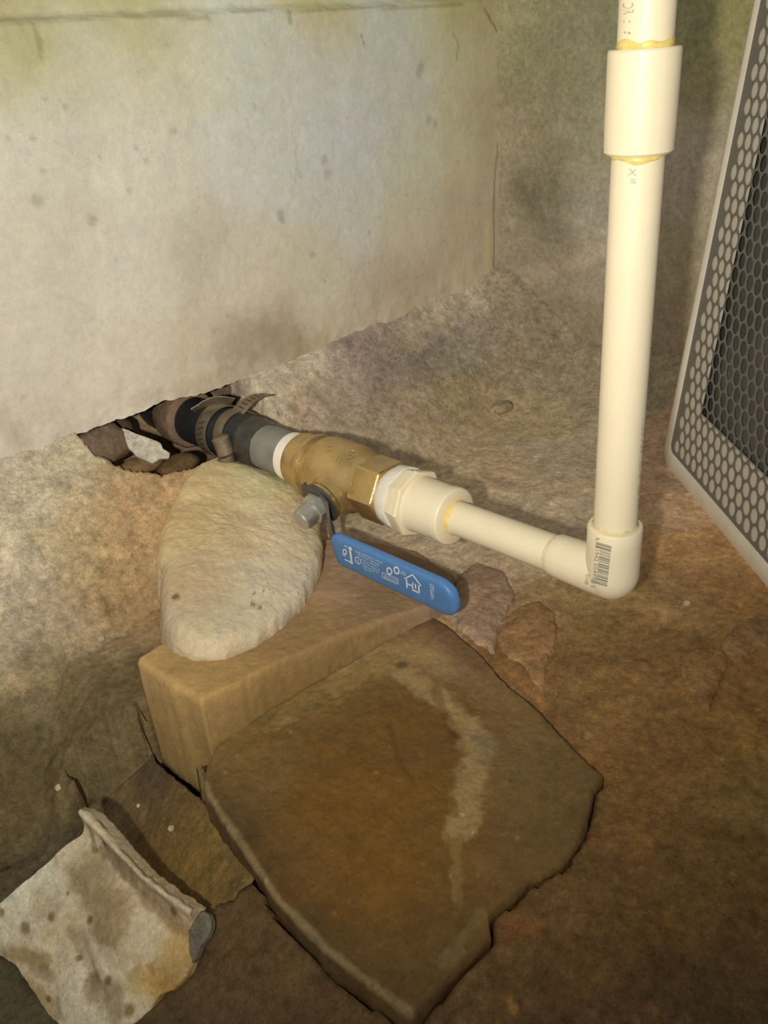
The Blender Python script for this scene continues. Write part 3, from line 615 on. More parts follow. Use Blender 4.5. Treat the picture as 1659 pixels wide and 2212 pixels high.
# white shard, bottom left
tri = [on(195, 1750, 2, .000), on(432, 1962, 2, -.006), on(10, 1965, 2, -.045)]
sn = np.cross(tri[1]-tri[0], tri[2]-tri[0]); sn *= (1 if sn[2] > 0 else -1); sn /= np.linalg.norm(sn)
shp = lambda x, y: onp(x, y, sn, tri[0])
SH = [(196, 1744), (215, 1752), (262, 1815), (330, 1890), (400, 1940), (432, 1962), (418, 1985), (408, 2010), (405, 2045), (412, 2080), (400, 2110), (372, 2140), (345, 2150), (320, 2185), (285, 2215), (240, 2270), (150, 2275), (70, 2145), (30, 2085), (-10, 2055), (-45, 2010), (0, 1962), (60, 1908), (130, 1845), (175, 1800), (190, 1770)]
SHSTR = [([(225, 1835), (290, 1925), (350, 1985), (400, 2010)], .0035, dict(mul=(.70, .64, .60), rag=1.0)), ([(100, 1960), (170, 2020), (260, 2040)], .008, dict(mul=(.86, .82, .74), rag=1.6, soft=.9)), ([(60, 2130), (120, 2190)], .004, dict(mul=(.8, .72, .55), rag=1.4)), ([(300, 2120), (360, 2140)], .006, dict(mul=(.86, .76, .55), rag=1.4)),([(205, 1790), (200, 1835)], .002, dict(mul=(.55, .48, .42))), ([(190, 1890), (215, 1930), (240, 1960), (235, 2000)], .010, dict(mul=(.66, .60, .50), rag=1.0)),
         ([(245, 1840), (300, 1905), (360, 1965)], .006, dict(mul=(.72, .67, .60), rag=.8)), ([(20, 2060), (60, 2068), (100, 2075)], .004, dict(mul=(.62, .55, .42), rag=.8)),
         ([(380, 2070), (360, 2120)], .010, dict(mul=(.80, .68, .46), rag=.8)), ([(150, 2010), (185, 2085), (200, 2130)], .0025, dict(mul=(.72, .68, .62), rag=.6)),
         ([(200, 2135), (240, 2150), (250, 2190)], .006, dict(mul=(.62, .58, .50), rag=.9)), ([(70, 2090), (110, 2110)], .003, dict(mul=(.7, .64, .55), rag=.9))] + \
        [([(x, y)], w, dict(mul=(.45, .38, .3), rag=.5)) for x, y, w in ((17, 1972, .0022), (113, 1980, .0022), (60, 2005, .003), (194, 1988, .002), (280, 2182, .003), (232, 2118, .002), (105, 2157, .0015), (372, 1968, .002), (150, 1930, .001), (232, 1822, .0014), (165, 2070, .0015))]
shard = puck('shard_sheet', [tuple(shp(*p)) for p in SH], .004, earth('chalky_white', .20, .85, .55, .35, hue=.03), prof('shard', shp, .014, SHSTR), n=360, rings=80, jit=.0012, rnd=.0012, rough=.0022, rscale=22, seed=50, up=sn)
me = shard.data; ridge = np.array([shp(*p) for p in ((205, 1755), (262, 1825), (330, 1897), (400, 1948), (425, 1965))])
c = np.zeros(len(me.vertices)*3); me.vertices.foreach_get('co', c); c = c.reshape(-1, 3)
rd = poly_dist(c, ridge); c += sn*((.007*np.exp(-(rd/.004)**2)-.0035*np.exp(-((rd-.013)/.007)**2))[:, None])
dd = poly_dist(c, np.array([shp(0, 1962), shp(190, 1770)])); c += sn*(.004*np.exp(-(dd/.02)**2))[:, None]
g2 = poly_dist(c, np.array([shp(170, 2040), shp(190, 2100), shp(215, 2150)])); c -= sn*(.0035*np.exp(-(g2/.004)**2))[:, None]
me.vertices.foreach_set('co', c.ravel()); me.update()
srt = root('broken_shard', 'chalky white broken shard with a rolled right edge, leaning at the bottom left', 'shard', tuple(c.mean(0)*[1, 1, 0]+[0, 0, c[:, 2].min()]))
under(srt, shard)
fk = puck('flake', [tuple(shp(x, y)-sn*.001) for x, y in ((428, 1968), (446, 1978), (449, 2005), (440, 2030), (428, 2050), (422, 2068), (412, 2078), (404, 2050), (402, 2010), (414, 1985))], .003, M_rough, lambda P: np.tile(lin((150, 142, 122))*.50, (len(P), 1)), n=60, rings=8, rnd=.001, jit=.0012, seed=4, up=sn)
under(srt, fk); plabel(fk, 'smooth grey flake on the right tip')

# ================================================================ PIPEWORK
def bvh(o):
    me = o.data; return BVHTree.FromPolygons([v.co.copy() for v in me.vertices], [tuple(p.vertices) for p in me.polygons])
E_ = at(1322, 1243, .47); DIR = np.array([0, 1.0, -0.012]); DIR /= np.linalg.norm(DIR)
A = lambda t: E_+DIR*t
UP = np.array([0, DIR[2]*-1, 1.0]); UP /= np.linalg.norm(UP); LEFT = np.array([-1.0, 0, 0])
def tube(name, path, radii, mat, parent=None, seg=64, bin_=(1, 0, 0), caps=True, shape=None, rot=0.0, smooth=True):
    """Swept tube: rings square to the path with a radius at each point."""
    path = np.array(path, float); n = len(path); V = []
    T = np.gradient(path, axis=0) if n > 2 else np.tile(path[-1]-path[0], (n, 1))
    for i in range(n):                         # repeated points keep their neighbour's tangent
        k = i
        if np.linalg.norm(T[i]) < 1e-9:
            T[i] = path[-1]-path[0]
    B = np.array(bin_, float)
    for i in range(n):
        t = T[i]/np.linalg.norm(T[i]); b = B-t*np.dot(B, t); b /= np.linalg.norm(b); u = np.cross(t, b)
        r = radii[i]
        for j in range(seg):
            a = rot+2*math.pi*j/seg; q = r*(shape(a) if shape else 1.0)
            V.append(path[i]+b*q*math.cos(a)+u*q*math.sin(a))
    Fc = [f[::-1] for f in grid_faces(n, seg, True)]
    if caps: Fc.append(tuple(range(seg))); Fc.append(tuple((n-1)*seg+j for j in range(seg))[::-1])
    me_o = mesh(name, V, Fc, mat, parent, smooth)
    bm = bmesh.new(); bm.from_mesh(me_o.data); bmesh.ops.recalc_face_normals(bm, faces=bm.faces)
    for e in bm.edges:
        if len(e.link_faces) == 2 and e.calc_face_angle(0) > math.radians(32): e.smooth = False
    bm.to_mesh(me_o.data); bm.free()
    return me_o
def lathe(name, prof_, mat, parent=None, seg=72, shape=None, rot=0, wob=0, caps=True):
    ts = [p[0] for p in prof_]; rs = [p[1] for p in prof_]
    V = []
    for t, r in prof_:
        for j in range(seg):
            a = rot+2*math.pi*j/seg; q = r*(shape(a) if shape else 1.0)
            V.append(A(t)+LEFT*q*math.cos(a)+UP*q*math.sin(a))
    V = np.array(V)
    if wob:
        ax = np.repeat(np.array([A(t) for t in ts]), seg, 0); rad = (V-ax); rad /= np.linalg.norm(rad, axis=1)[:, None]
        V = V+rad*(wob*fbm(V, 140, 3)[:, None])
    Fc = grid_faces(len(prof_), seg, True)
    if caps: Fc.append(tuple(range(seg))[::-1]); Fc.append(tuple((len(prof_)-1)*seg+j for j in range(seg)))
    o = mesh(name, V, Fc, mat, parent)
    bm = bmesh.new(); bm.from_mesh(o.data); bmesh.ops.recalc_face_normals(bm, faces=bm.faces)
    for e in bm.edges:
        if len(e.link_faces) == 2 and e.calc_face_angle(0) > math.radians(30): e.smooth = False
    bm.to_mesh(o.data); bm.free()
    return o
hexs = lambda a: math.cos(math.pi/6)/math.cos((a % (math.pi/3))-math.pi/6)
octs = lambda a: math.cos(math.pi/8)/math.cos((a % (math.pi/4))-math.pi/8)
RP = 0.0111
pvc = root('plastic_water_pipe', 'cream plastic water pipe rising up the frame from an elbow joined to the valve', 'pipe', tuple(E_-[0, 0, .014]))
# elbow: hub, bend, hub
rb = 0.0141; pth = []; rad = []
hz_top = on(1330, 1131, 1, E_[1])[2]-E_[2]
for zt, r in ((hz_top-.0004, RP+.0004), (hz_top, rb-.0012), (hz_top-.0004, rb-.0004), (hz_top-.0012, rb), (hz_top-.010, rb), (.006, rb), (.003, rb)): pth.append(E_+[0, 0, zt]); rad.append(r)
for k in range(1, 15):
    a = k/15*math.pi/2; pth.append(E_+np.array([0, .0010*math.sin(a), .003-rb*1.14*math.sin(a)])); rad.append(rb*max(.05, math.cos(a)))
elbow = tube('elbow', pth, rad, M_pvc, seg=72)
ehub = tube('elbow_hub', [A(-.004), A(-.002), A(.0), A(.012), A(.020), A(.030), A(.0350), A(.0362), A(.0364)], [.009, .0118, .0131, .0131, .0128, .0124, .0122, .0116, RP+.0002], M_pvc, seg=72)
bm = bmesh.new(); bm.from_mesh(elbow.data); bm.from_mesh(ehub.data); bm.to_mesh(elbow.data); bm.free(); bpy.data.objects.remove(ehub)
ribs = tube('elbow_rib', [E_+[rb*.93, 0, hz_top-.004], E_+[rb*.93, 0, hz_top-.012], E_+[rb*.90, 0, hz_top-.02]], [.0016, .002, .0012], M_pvc, seg=10, bin_=(0, 1, 0))
hp_ = tube('branch_pipe', [A(.030), A(.07), A(.118)], [RP*.98, RP*.965, RP*.955], M_pvc, seg=64)
ztop_pipe = .62
cz0 = on(1378, 331, 1, E_[1])[2]; cz1 = on(1392, 103, 1, E_[1])[2]
riser = tube('riser_pipe', [[E_[0], E_[1], z_] for z_ in np.linspace(E_[2]+.012, cz0+.01, 8)], [RP]*8, M_pvc, seg=64, bin_=(1, 0, 0))
upper = tube('upper_pipe', [[E_[0], E_[1], z_] for z_ in np.linspace(cz1-.01, ztop_pipe, 8)], [RP]*8, M_pvc, seg=64, bin_=(1, 0, 0))
rc = 0.0146
coup = tube('coupling', [[E_[0], E_[1], cz0+q] for q in (0, 0.00001, .0010, .012, (cz1-cz0)-.0008, cz1-cz0-.00001, cz1-cz0)], [RP, rc-.0012, rc-.0002, rc, rc, rc-.0006, RP], M_pvc, seg=72)
def cem(name, c, r, axis, amp, th, seed, seg=72):
    V = []; rows = 5
    for i in range(rows):
        u = i/(rows-1)
        for j in range(seg):
            a = 2*math.pi*j/seg; nn = perlin(np.array([[math.cos(a)*1.6+seed, math.sin(a)*1.6, seed*2.1]]))[0]
            h = th*(1+amp*nn); bulge = .0006*math.sin(math.pi*u)
            if axis == 'z': V.append([c[0]+(r+bulge)*math.cos(a), c[1]+(r+bulge)*math.sin(a), c[2]+h*(u-.0)])
            else:
                q = A(c+h*u); V.append(q+LEFT*(r+bulge)*math.cos(a)+UP*(r+bulge)*math.sin(a))
    o = mesh(name, V, grid_faces(rows, seg, True), M_cement if seed in (1, 4, 5) else M_cement2); return o
c1 = cem('solvent_cement', (E_[0], E_[1], cz1-.0004), RP-.0002, 'z', 1.1, .0030, 1)
c2 = cem('solvent_cement', (E_[0], E_[1], cz0+.0004), RP-.0002, 'z', 1.0, -.0028, 4)
c3 = cem('solvent_cement', (E_[0], E_[1], hz_top+E_[2]-.0003), RP+.0001, 'z', .8, .0016, 7)
c4 = cem('solvent_cement', .0362, RP*.97, 't', .4, .0016, 3)
c5 = cem('solvent_cement', .1100, RP*.955, 't', .9, -.0030, 5)
# adapter
adp = lathe('male_adapter', [(.1098, RP*.96), (.1098, .0168), (.1102, .0178), (.1110, .0184), (.1145, .0186), (.1150, .0179), (.1380, .0181), (.1395, .0186)], M_pvc)
hexf = lathe('hex_collar', [(.1395, .0186), (.1397, .0222), (.1405, .0227), (.1425, .0227), (.1435, .0219), (.1500, .0214), (.1520, .0205), (.1525, .0200)], M_pvc, shape=octs, seg=96, rot=.2)
tp2 = lathe('thread_shoulder', [(.1515, .0190), (.1520, .0210), (.1545, .0212), (.1595, .0205), (.1610, .0196), (.1640, .0175)], M_tape, wob=.0008)
plabel(tp2, 'shoulder wrapped in white thread tape')
be = bvh(elbow); bu = bvh(upper); br_ = bvh(riser)
under(pvc, elbow, ribs, hp_, riser, upper, coup, c1, c2, c3, c4, c5, adp, hexf, tp2)

# valve
val = root('ball_valve', 'brass ball valve with a blue lever handle, between grey pipe and cream adapter', 'valve', tuple(A(.215)-UP*.025))
vb = lathe('valve_body', [(.1840, .0150), (.1842, .0190), (.1870, .0197), (.1905, .0207), (.1960, .0232), (.2010, .0240), (.2100, .0243), (.2200, .0243), (.2260, .0240), (.2290, .0232),
                          (.2300, .0208), (.2330, .0199), (.2360, .0199), (.2372, .0222), (.2395, .0226), (.2412, .0222), (.2422, .0200), (.2500, .0199), (.2540, .0203), (.2556, .0196), (.2556, .0150)], M_brass, seg=96, wob=.0002)
vh = lathe('hex_end', [(.1632, .0160), (.1632, .0212), (.1640, .0222), (.1830, .0224), (.1850, .0212), (.1852, .0150)], M_brass, shape=hexs, seg=96, rot=.35)
al = math.radians(10); NS = np.array([-math.cos(al), 0, -math.sin(al)]); WD = np.array([math.sin(al), 0, -math.cos(al)]); TD = -DIR
TS = 0.2085; SB = lambda h, w=0, t=0: A(TS)+NS*h+WD*w+TD*t
a2 = math.radians(15); NS2 = np.array([-math.cos(a2), 0, -math.sin(a2)]); TS2 = .2040
SC = lambda h: A(TS2)+NS2*(h-.004)
def stemtube(name, hs, rs, mat, seg=48, shape=None, rot=0): return tube(name, [SC(h) for h in hs], rs, mat, seg=seg, bin_=(0, 1, 0), shape=shape, rot=rot)
boss = stemtube('stem_boss', [.012, .020, .0275, .0285], [.0165, .0155, .0150, .0138], M_brass)
bring = stemtube('boss_ring', [.0284, .0290, .0312, .0318], [.0120, .0134, .0134, .0120], M_brasslight)
nut = stemtube('stem_nut', [.0350, .0352, .0418, .0424], [.0090, .0102, .0102, .0088], M_steel, seg=48, shape=hexs, rot=.4)
bolt = stemtube('stem_bolt', [.042, .0422, .0520, .0530, .0534], [.0056, .0074, .0074, .0066, .003], M_steel)
# lever: flat strap with a raised return, then the sleeve
def strap(name, pts, width, th, mat, wdirs=None):
    V = []; n = len(pts)
    for i, (h, w, t, wd) in enumerate(pts):
        c_ = SB(h, w, t)
        a = SB(*[pts[min(i+1, n-1)][k] for k in range(3)])-SB(*[pts[max(i-1, 0)][k] for k in range(3)])
        a = a/np.linalg.norm(a); side = WD-a*np.dot(WD, a)
        if np.linalg.norm(side) < .3: side = TD-a*np.dot(TD, a)
        side /= np.linalg.norm(side); nn = np.cross(a, side)
        for s1, s2 in ((1, 1), (-1, 1), (-1, -1), (1, -1)): V.append(c_+side*wd/2*s1+nn*th/2*s2)
    Fc = []
    for i in range(n-1):
        for j in range(4): a_ = i*4+j; b_ = i*4+(j+1) % 4; Fc.append((a_, b_, b_+4, a_+4))
    Fc += [(0, 1, 2, 3), tuple((n-1)*4+k for k in (3, 2, 1, 0))]
    o = mesh(name, V, Fc, mat, smooth=False)
    m = o.modifiers.new('b', 'BEVEL'); m.width = th*.35; m.segments = 2
    return o
lever = strap('lever_strap', [(.0300, 0, -.008, .020), (.0300, .001, .005, .022), (.0310, .004, .012, .022), (.035, .010, .018, .021), (.041, .015, .024, .020), (.0455, .0175, .031, .019), (.0455, .0175, .07, .019)], 0, .0026, M_darksteel)
washer = stemtube('stop_plate', [.0318, .0320, .0334, .0336], [.0140, .0150, .0150, .0140], M_darksteel)
# grip sleeve: rounded-rectangle section swept along TD, with rounded end, crowned face
gh, gw = 0.0455, 0.0180
def grip():
    V = []; L0, L1 = .031, .1360; st = []
    for t in np.linspace(L0, L1, 40):
        e1 = (t-L0); e2 = (L1-t); hw = .0132; ht = .0036
        r1 = .007; r2 = .0125
        if e1 < r1: hw = hw-r1+math.sqrt(max(0, r1**2-(r1-e1)**2))
        if e2 < r2: hw = hw-r2+math.sqrt(max(0, r2**2-(r2-e2)**2))
        if e1 < .002: ht *= .6+.2*e1/.001*1
        if e2 < .003: ht *= math.sqrt(max(.1, 1-(1-e2/.003)**2))
        st.append((t, max(hw, .003), ht))
    m_ = 32
    for t, hw, ht in st:
        for j in range(m_):
            a = 2*math.pi*j/m_; ca, sa = math.cos(a), math.sin(a); p = .42
            w = hw*np.sign(ca)*abs(ca)**p; h = ht*np.sign(sa)*abs(sa)**(.55)
            lift = .004*((t-.034)/.1045)**2*0
            V.append(SB(gh+h+lift, gw+w, t))
    Fc = grid_faces(len(st), m_, True)+[tuple(range(m_))[::-1], tuple((len(st)-1)*m_+j for j in range(m_))]
    o = mesh('handle_grip', V, Fc, M_blue)
    bm = bmesh.new(); bm.from_mesh(o.data); bmesh.ops.recalc_face_normals(bm, faces=bm.faces); bm.to_mesh(o.data); bm.free()
    return o
gr = grip(); plabel(gr, 'blue vinyl grip with white print')
def stick(name, V2, Fc, bv, mat, lift=.00012, parent=None):
    """Flat print laid on a surface: every point is dropped on the surface along its normal."""
    V = []; ok = True
    for x, y in V2:
        h = on_mesh(bv, x, y)
        if h[0] is None: V.append(None); continue
        nrm = np.array(h[1]); r = ray(x, y)
        if nrm @ r > 0: nrm = -nrm
        V.append(np.array(h[0])+nrm*lift)
    if any(v is None for v in V):
        good = [i for i, v in enumerate(V) if v is not None]; mp = {g: i for i, g in enumerate(good)}
        Fc = [tuple(mp[i] for i in f) for f in Fc if all(i in mp for i in f)]; V = [V[i] for i in good]
    if not V: return None
    return mesh(name, V, Fc, mat, parent, smooth=False)
def text2d(s, n_=None):
    cu = bpy.data.curves.new('t', 'FONT'); cu.body = s; cu.resolution_u = 3; cu.fill_mode = 'FRONT'
    o = bpy.data.objects.new('t', cu); COL.objects.link(o)
    dg = bpy.context.evaluated_depsgraph_get(); me = bpy.data.meshes.new_from_object(o.evaluated_get(dg))
    V = np.array([v.co[:2] for v in me.vertices]) if len(me.vertices) else np.zeros((0, 2)); Fc = [tuple(p.vertices) for p in me.polygons]
    bpy.data.objects.remove(o); bpy.data.curves.remove(cu); bpy.data.meshes.remove(me)
    if len(V): V = V-V.min(0); V = V/np.maximum(V.max(0), 1e-6)
    return V, Fc
def quadmap(V, q):                              # unit square -> four corners (bl, br, tr, tl)
    q = np.array(q, float); u, v = V[:, :1], V[:, 1:2]
    return (1-u)*(1-v)*q[0]+u*(1-v)*q[1]+u*v*q[2]+(1-u)*v*q[3]
def writing(name, s, q, bv, mat, lift=.00012):
    V, Fc = text2d(s); return stick(name, quadmap(V, q), Fc, bv, mat, lift)
def strip(a, b, w, n=4):
    a, b = np.array(a, float), np.array(b, float); d_ = (b-a)/np.linalg.norm(b-a); s_ = np.array([-d_[1], d_[0]])*w/2
    V = []; Fc = []
    for i in range(n+1):
        p = a+(b-a)*i/n; V += [p+s_, p-s_]
    for i in range(n): Fc.append((2*i, 2*i+1, 2*i+3, 2*i+2))
    return V, Fc
def joinpoly(parts):
    V = []; Fc = []
    for v, f in parts: b_ = len(V); V += list(v); Fc += [tuple(i+b_ for i in g) for g in f]
    return V, Fc
def ringp(cx, cy, a, b, w, tilt=0, n=24, fill=False):
    V = []; Fc = []; ct, st_ = math.cos(tilt), math.sin(tilt)
    for i in range(n):
        t = 2*math.pi*i/n
        for k in ((1, 0.0) if fill else (1, 1-w)):
            x, y = a*k*math.cos(t), b*k*math.sin(t); V.append((cx+x*ct-y*st_, cy+x*st_+y*ct))
    for i in range(n): j = (i+1) % n; Fc.append((2*i, 2*j, 2*j+1, 2*i+1))
    return V, Fc
bg = bvh(gr); prints = []
def P_(o):
    if o is not None: prints.append(o)
c2f = lambda x, y: (820+x/11.85, 1200+y/11.855)       # two close views of the print
c1f = lambda x, y: (715+x/12.29, 1160+y/12.29)
house = [((640, 590), (845, 490), 34), ((845, 490), (1070, 780), 30), ((690, 600), (705, 830), 38), ((705, 715), (850, 785), 34), ((850, 690), (850, 880), 34), ((835, 870), (1030, 960), 40), ((1015, 960), (1005, 760), 38), ((915, 725), (930, 850), 36)]
house = [(c2f(*a), c2f(*b), w/11.85) for a, b, w in house]
P_(stick('house_emblem', *joinpoly([strip(a, b, w) for a, b, w in house]), bg, M_print))
P_(writing('print_code', '16M507', [c2f(1390, 1115), c2f(1405, 740), c2f(1295, 715), c2f(1300, 1090)], bg, M_print))
for (cx_, cy_) in ((252, 395), (438, 378)):
    P_(stick('print_seal', *joinpoly([ringp(*c2f(cx_, cy_), 6.2, 9.0, .42, -.35)]), bg, M_print))
P_(writing('print_line', 'LISTED', [c2f(525, 470), c2f(670, 520), c2f(680, 440), c2f(530, 385)], bg, M_print))
fr_ = [((70, 430), (470, 600)), ((470, 600), (480, 735)), ((480, 735), (75, 560)), ((75, 560), (70, 430))]
P_(stick('print_frame', *joinpoly([strip(c2f(*a), c2f(*b), 1.2) for a, b in fr_]), bg, M_print))
P_(writing('print_line', '600 WOG 150 WSP', [c2f(120, 570), c2f(455, 710), c2f(440, 620), c2f(110, 480)], bg, M_print))
ar = [((350, 225), (440, 265), 1.8), ((500, 275), (555, 700), 4.0), ((455, 290), (515, 270), 2.2), ((515, 270), (565, 345), 2.2), ((490, 640), (545, 705), 2.2), ((545, 705), (595, 690), 2.2), ((365, 590), (500, 650), 2.4), ((300, 455), (400, 510), 1.6)]
P_(stick('arrow_print', *joinpoly([strip(c1f(*a), c1f(*b), w) for a, b, w in ar]), bg, M_print))
P_(stick('print_seal', *joinpoly([ringp(*c1f(370, 390), 4.6, 6.6, .45, -.35)]), bg, M_print))
P_(stick('print_seal', *joinpoly([ringp(*c1f(722, 615), 6.0, 8.8, .22, -.5)]), bg, M_print))
P_(writing('print_line', 'UL', [c1f(690, 640), c1f(745, 680), c1f(755, 600), c1f(700, 560)], bg, M_print))
for a, b, s in (((640, 370), (1370, 690), 'LEAD-FREE BALL VALVE'), ((710, 460), (1290, 740), 'FORGED BRASS'), ((820, 595), (1250, 790), 'FULL PORT'), ((830, 670), (1300, 890), 'ASTM B16.44'), ((835, 745), (1270, 945), 'NSF/ANSI 61'), ((870, 830), (1075, 920), 'CSA 125')):
    a, b = np.array(a, float), np.array(b, float); hgt = np.array([-8, -48.]); P_(writing('print_line', s, [c1f(*(a-hgt/2)), c1f(*(b-hgt/2)), c1f(*(b+hgt/2)), c1f(*(a+hgt/2))], bg, M_print))
tear = stick('torn_edge', [(979, 1262), (984, 1262), (987, 1271), (990, 1280), (988, 1291), (983, 1293), (979, 1285), (982, 1273)], [(0, 1, 2, 3, 4, 5, 6, 7)], bg, M_grip_tear, .0003)
# fitted raised marks on the casting
bb = bvh(vb); bh = bvh(vh)
mk = []
for s, q in (('S', [(745, 992), (764, 990), (768, 974), (752, 974)]), ('11', [(722, 998), (734, 1001), (738, 993), (727, 991)]), ('G0', [(739, 1004), (757, 1009), (760, 998), (743, 995)]), ('C', [(703, 972), (716, 974), (720, 963), (707, 961)]), ('Z', [(820, 1000), (836, 1003), (832, 991), (816, 988)])):
    o = writing('raised_mark', s, q, bb, M_brasslight, .00035)
    if o is not None: mk.append(o)
for cx_, cy_, a, b, w, bv_ in ((829, 1031, 14, 13, .16, bh), (800, 1011, 10, 6.5, .25, bb)):
    o = stick('raised_mark', *ringp(cx_, cy_, a, b, w, .2), bv_, M_brasslight, .0004)
    if o is not None: mk.append(o)
under(val, vb, vh, boss, bring, nut, bolt, lever, washer, gr)
for o in prints+[x for x in (tear,) if x is not None]:
    o.parent = gr; o.data.transform(Matrix.Translation(-Vector(val.location)))
if tear is not None: plabel(tear, 'torn tan patch at the tip')
for o in mk: o.parent = vb; o.data.transform(Matrix.Translation(-Vector(val.location)))

# barcode and figures on the elbow
bars = []
cb = lambda x, y: (1250+x/14.74, 1140+y/14.75)
qb = [cb(560, 440), cb(1050, 590), cb(905, 1880), cb(395, 1740)]    # along the bars: u across, v down
def bq(u, v): return tuple(quadmap(np.array([[u, 1-v]]), [qb[3], qb[2], qb[1], qb[0]])[0])
seq = [(0, .012, 0), (.018, .010, 0), (.034, .02, 0), (.06, .014, 0), (.09, .05, 0), (.165, .012, .3), (.195, .02, .3), (.235, .012, .3), (.262, .016, .3), (.30, .012, .3), (.325, .04, .3), (.378, .028, .3), (.425, .012, .3), (.445, .014, .3),
       (.49, .04, .3), (.545, .035, .3), (.595, .012, .3), (.625, .04, .3), (.68, .028, .3), (.725, .014, .3), (.765, .022, .3), (.80, .03, .3), (.85, .045, .3), (.915, .012, 0), (.935, .018, 0), (.965, .03, 0)]
for v0, w, u0 in seq:
    V = []; n_ = 8
    for i in range(n_+1):
        u = u0+(1-u0)*i/n_; V += [bq(u, v0), bq(u, v0+w)]
    bars.append((V, [(2*i, 2*i+1, 2*i+3, 2*i+2) for i in range(n_)]))
code = stick('barcode', *joinpoly(bars), be, M_ink)
def down_text(name, s, top, bot, w, mat=M_ink, bv=None):      # reads downwards, heads to the right
    top, bot = np.array(top, float), np.array(bot, float); d_ = (bot-top)/np.linalg.norm(bot-top); sd_ = np.array([d_[1], -d_[0]])
    r_ = np.array(sd_)*w                                       # towards the image right
    return writing(name, s, [top-r_/2, bot-r_/2, bot+r_/2, top+r_/2], bv or be, mat)
tx = [down_text('barcode_figures', '11942 05499', cb(610, 600), cb(500, 1640), 8.5), down_text('barcode_figure', '6', cb(610, 320), cb(620, 400), 10), down_text('barcode_figure', '2', cb(465, 1830), cb(460, 1900), 9), down_text('batch_figures', '0168', cb(290, 1490), cb(255, 1800), 9)]
for o in [code]+tx:
    if o is not None: o.parent = elbow; o.data.transform(Matrix.Translation(-Vector(pvc.location)))
# faded marks on the pipes
fm = []
for s, q, bv_, par in (('DR', [(1345, 8), (1347, 32), (1370, 30), (1368, 6)], bu, upper), ('11', [(1346, 44), (1348, 72), (1362, 74), (1362, 44)], bu, upper),
                       ('x', [(1356, 378), (1376, 380), (1376, 366), (1358, 364)], br_, riser), ('s', [(1362, 396), (1374, 397), (1374, 386), (1362, 386)], br_, riser)):
    o = writing('faded_mark', s, q, bv_, M_faint)
    if o is not None: o.parent = par; o.data.transform(Matrix.Translation(-Vector(pvc.location)))
o = down_text('faded_line', '1120 F441 CTS 100 PSI', (1390, 905), (1378, 1100), 7, M_faint, br_)
if o is not None: o.parent = riser; o.data.transform(Matrix.Translation(-Vector(pvc.location)))

# grey pipe, tape, hose
gp = root('grey_steel_pipe', 'grey steel pipe stub smeared with dark sealant, screwed into the brass valve', 'pipe', tuple(A(.285)-UP*.017))
g1 = lathe('pipe_barrel', [(.2550, .0158), (.2552, .0166), (.275, .0168), (.315, .0172)], M_grey)
thr = [(.2556, .0150)]
for k in range(5): thr += [(.2558+k*.0022, .0172), (.2565+k*.0022, .0183-.0001*k), (.2573+k*.0022, .0183-.0001*k), (.2577+k*.0022, .0174)]
g2_ = lathe('thread_tape', thr, M_tape, wob=.0002)
g3 = lathe('sealant_smear', [(.2945, .0171), (.297, .0180), (.303, .0190), (.309, .0196), (.3125, .0192), (.3145, .0172)], M_grease, wob=.0022)
under(gp, g1, g2_, g3); plabel(g2_, 'cream ribbed thread tape')
hose = root('rubber_hose', 'black rubber hose running from the grey pipe into the hole under the wall', 'hose', tuple(A(.39)-UP*.02))
h1 = lathe('hose_wall', [(.312, .0172), (.3125, .0192), (.315, .0196), (.39, .0190), (.47, .0185), (.52, .0185)], M_rubber)
under(hose, h1)
fl = root('rusty_flange', 'rusty brown iron ring round the black hose under the wall edge', 'flange', tuple(A(.40)-UP*.026))
f1 = lathe('flange_ring', [(.391, .0194), (.3915, .0225), (.394, .0242), (.402, .0246), (.412, .0238), (.420, .0215), (.4205, .0190)], M_rust, wob=.0016)
under(fl, f1)
# hose clamps
def band(name, pts, wdir, width, th, mat):
    pts = np.array(pts); n = len(pts); T = np.gradient(pts, axis=0); V = []
    for i in range(n):
        t = T[i]/np.linalg.norm(T[i]); w = np.array(wdir[i] if np.ndim(wdir) == 2 else wdir, float); w = w-t*(w @ t); w /= np.linalg.norm(w); nn = np.cross(t, w)
        for a, b in ((1, 1), (-1, 1), (-1, -1), (1, -1)): V.append(pts[i]+w*width/2*a+nn*th/2*b)
    Fc = []
    for i in range(n-1):
        for j in range(4): a = i*4+j; b = i*4+(j+1) % 4; Fc.append((a, b, b+4, a+4))
    Fc += [(0, 1, 2, 3), tuple((n-1)*4+k for k in (3, 2, 1, 0))]
    return mesh(name, V, Fc, mat, smooth=False)
def slots(name, pts, wdir, idx, width, out, mat):
    pts = np.array(pts); T = np.gradient(pts, axis=0); obs = []
    for k in idx:
        i = int(k); t = T[i]/np.linalg.norm(T[i]); w = np.array(wdir, float); w = w-t*(w @ t); w /= np.linalg.norm(w); nn = np.cross(t, w)
        dd_ = pts[i]-out(pts[i]); 
        if nn @ dd_ < 0: nn = -nn
        dg_ = w*.8+t*.35; dg_ /= np.linalg.norm(dg_); ot = np.cross(nn, dg_); V = []
        for h in (0, .0007):
            for a, b in ((1, 1), (-1, 1), (-1, -1), (1, -1)): V.append(pts[i]+nn*h+dg_*width*.30*a+ot*.00055*b)
        Fc = [(4, 5, 6, 7), (0, 3, 2, 1)]+[(j, (j+1) % 4, (j+1) % 4+4, j+4) for j in range(4)]
        obs.append(mesh(name, V, Fc, mat, smooth=False))
    return obs
def axp(p): return A(np.dot(p-E_, DIR))
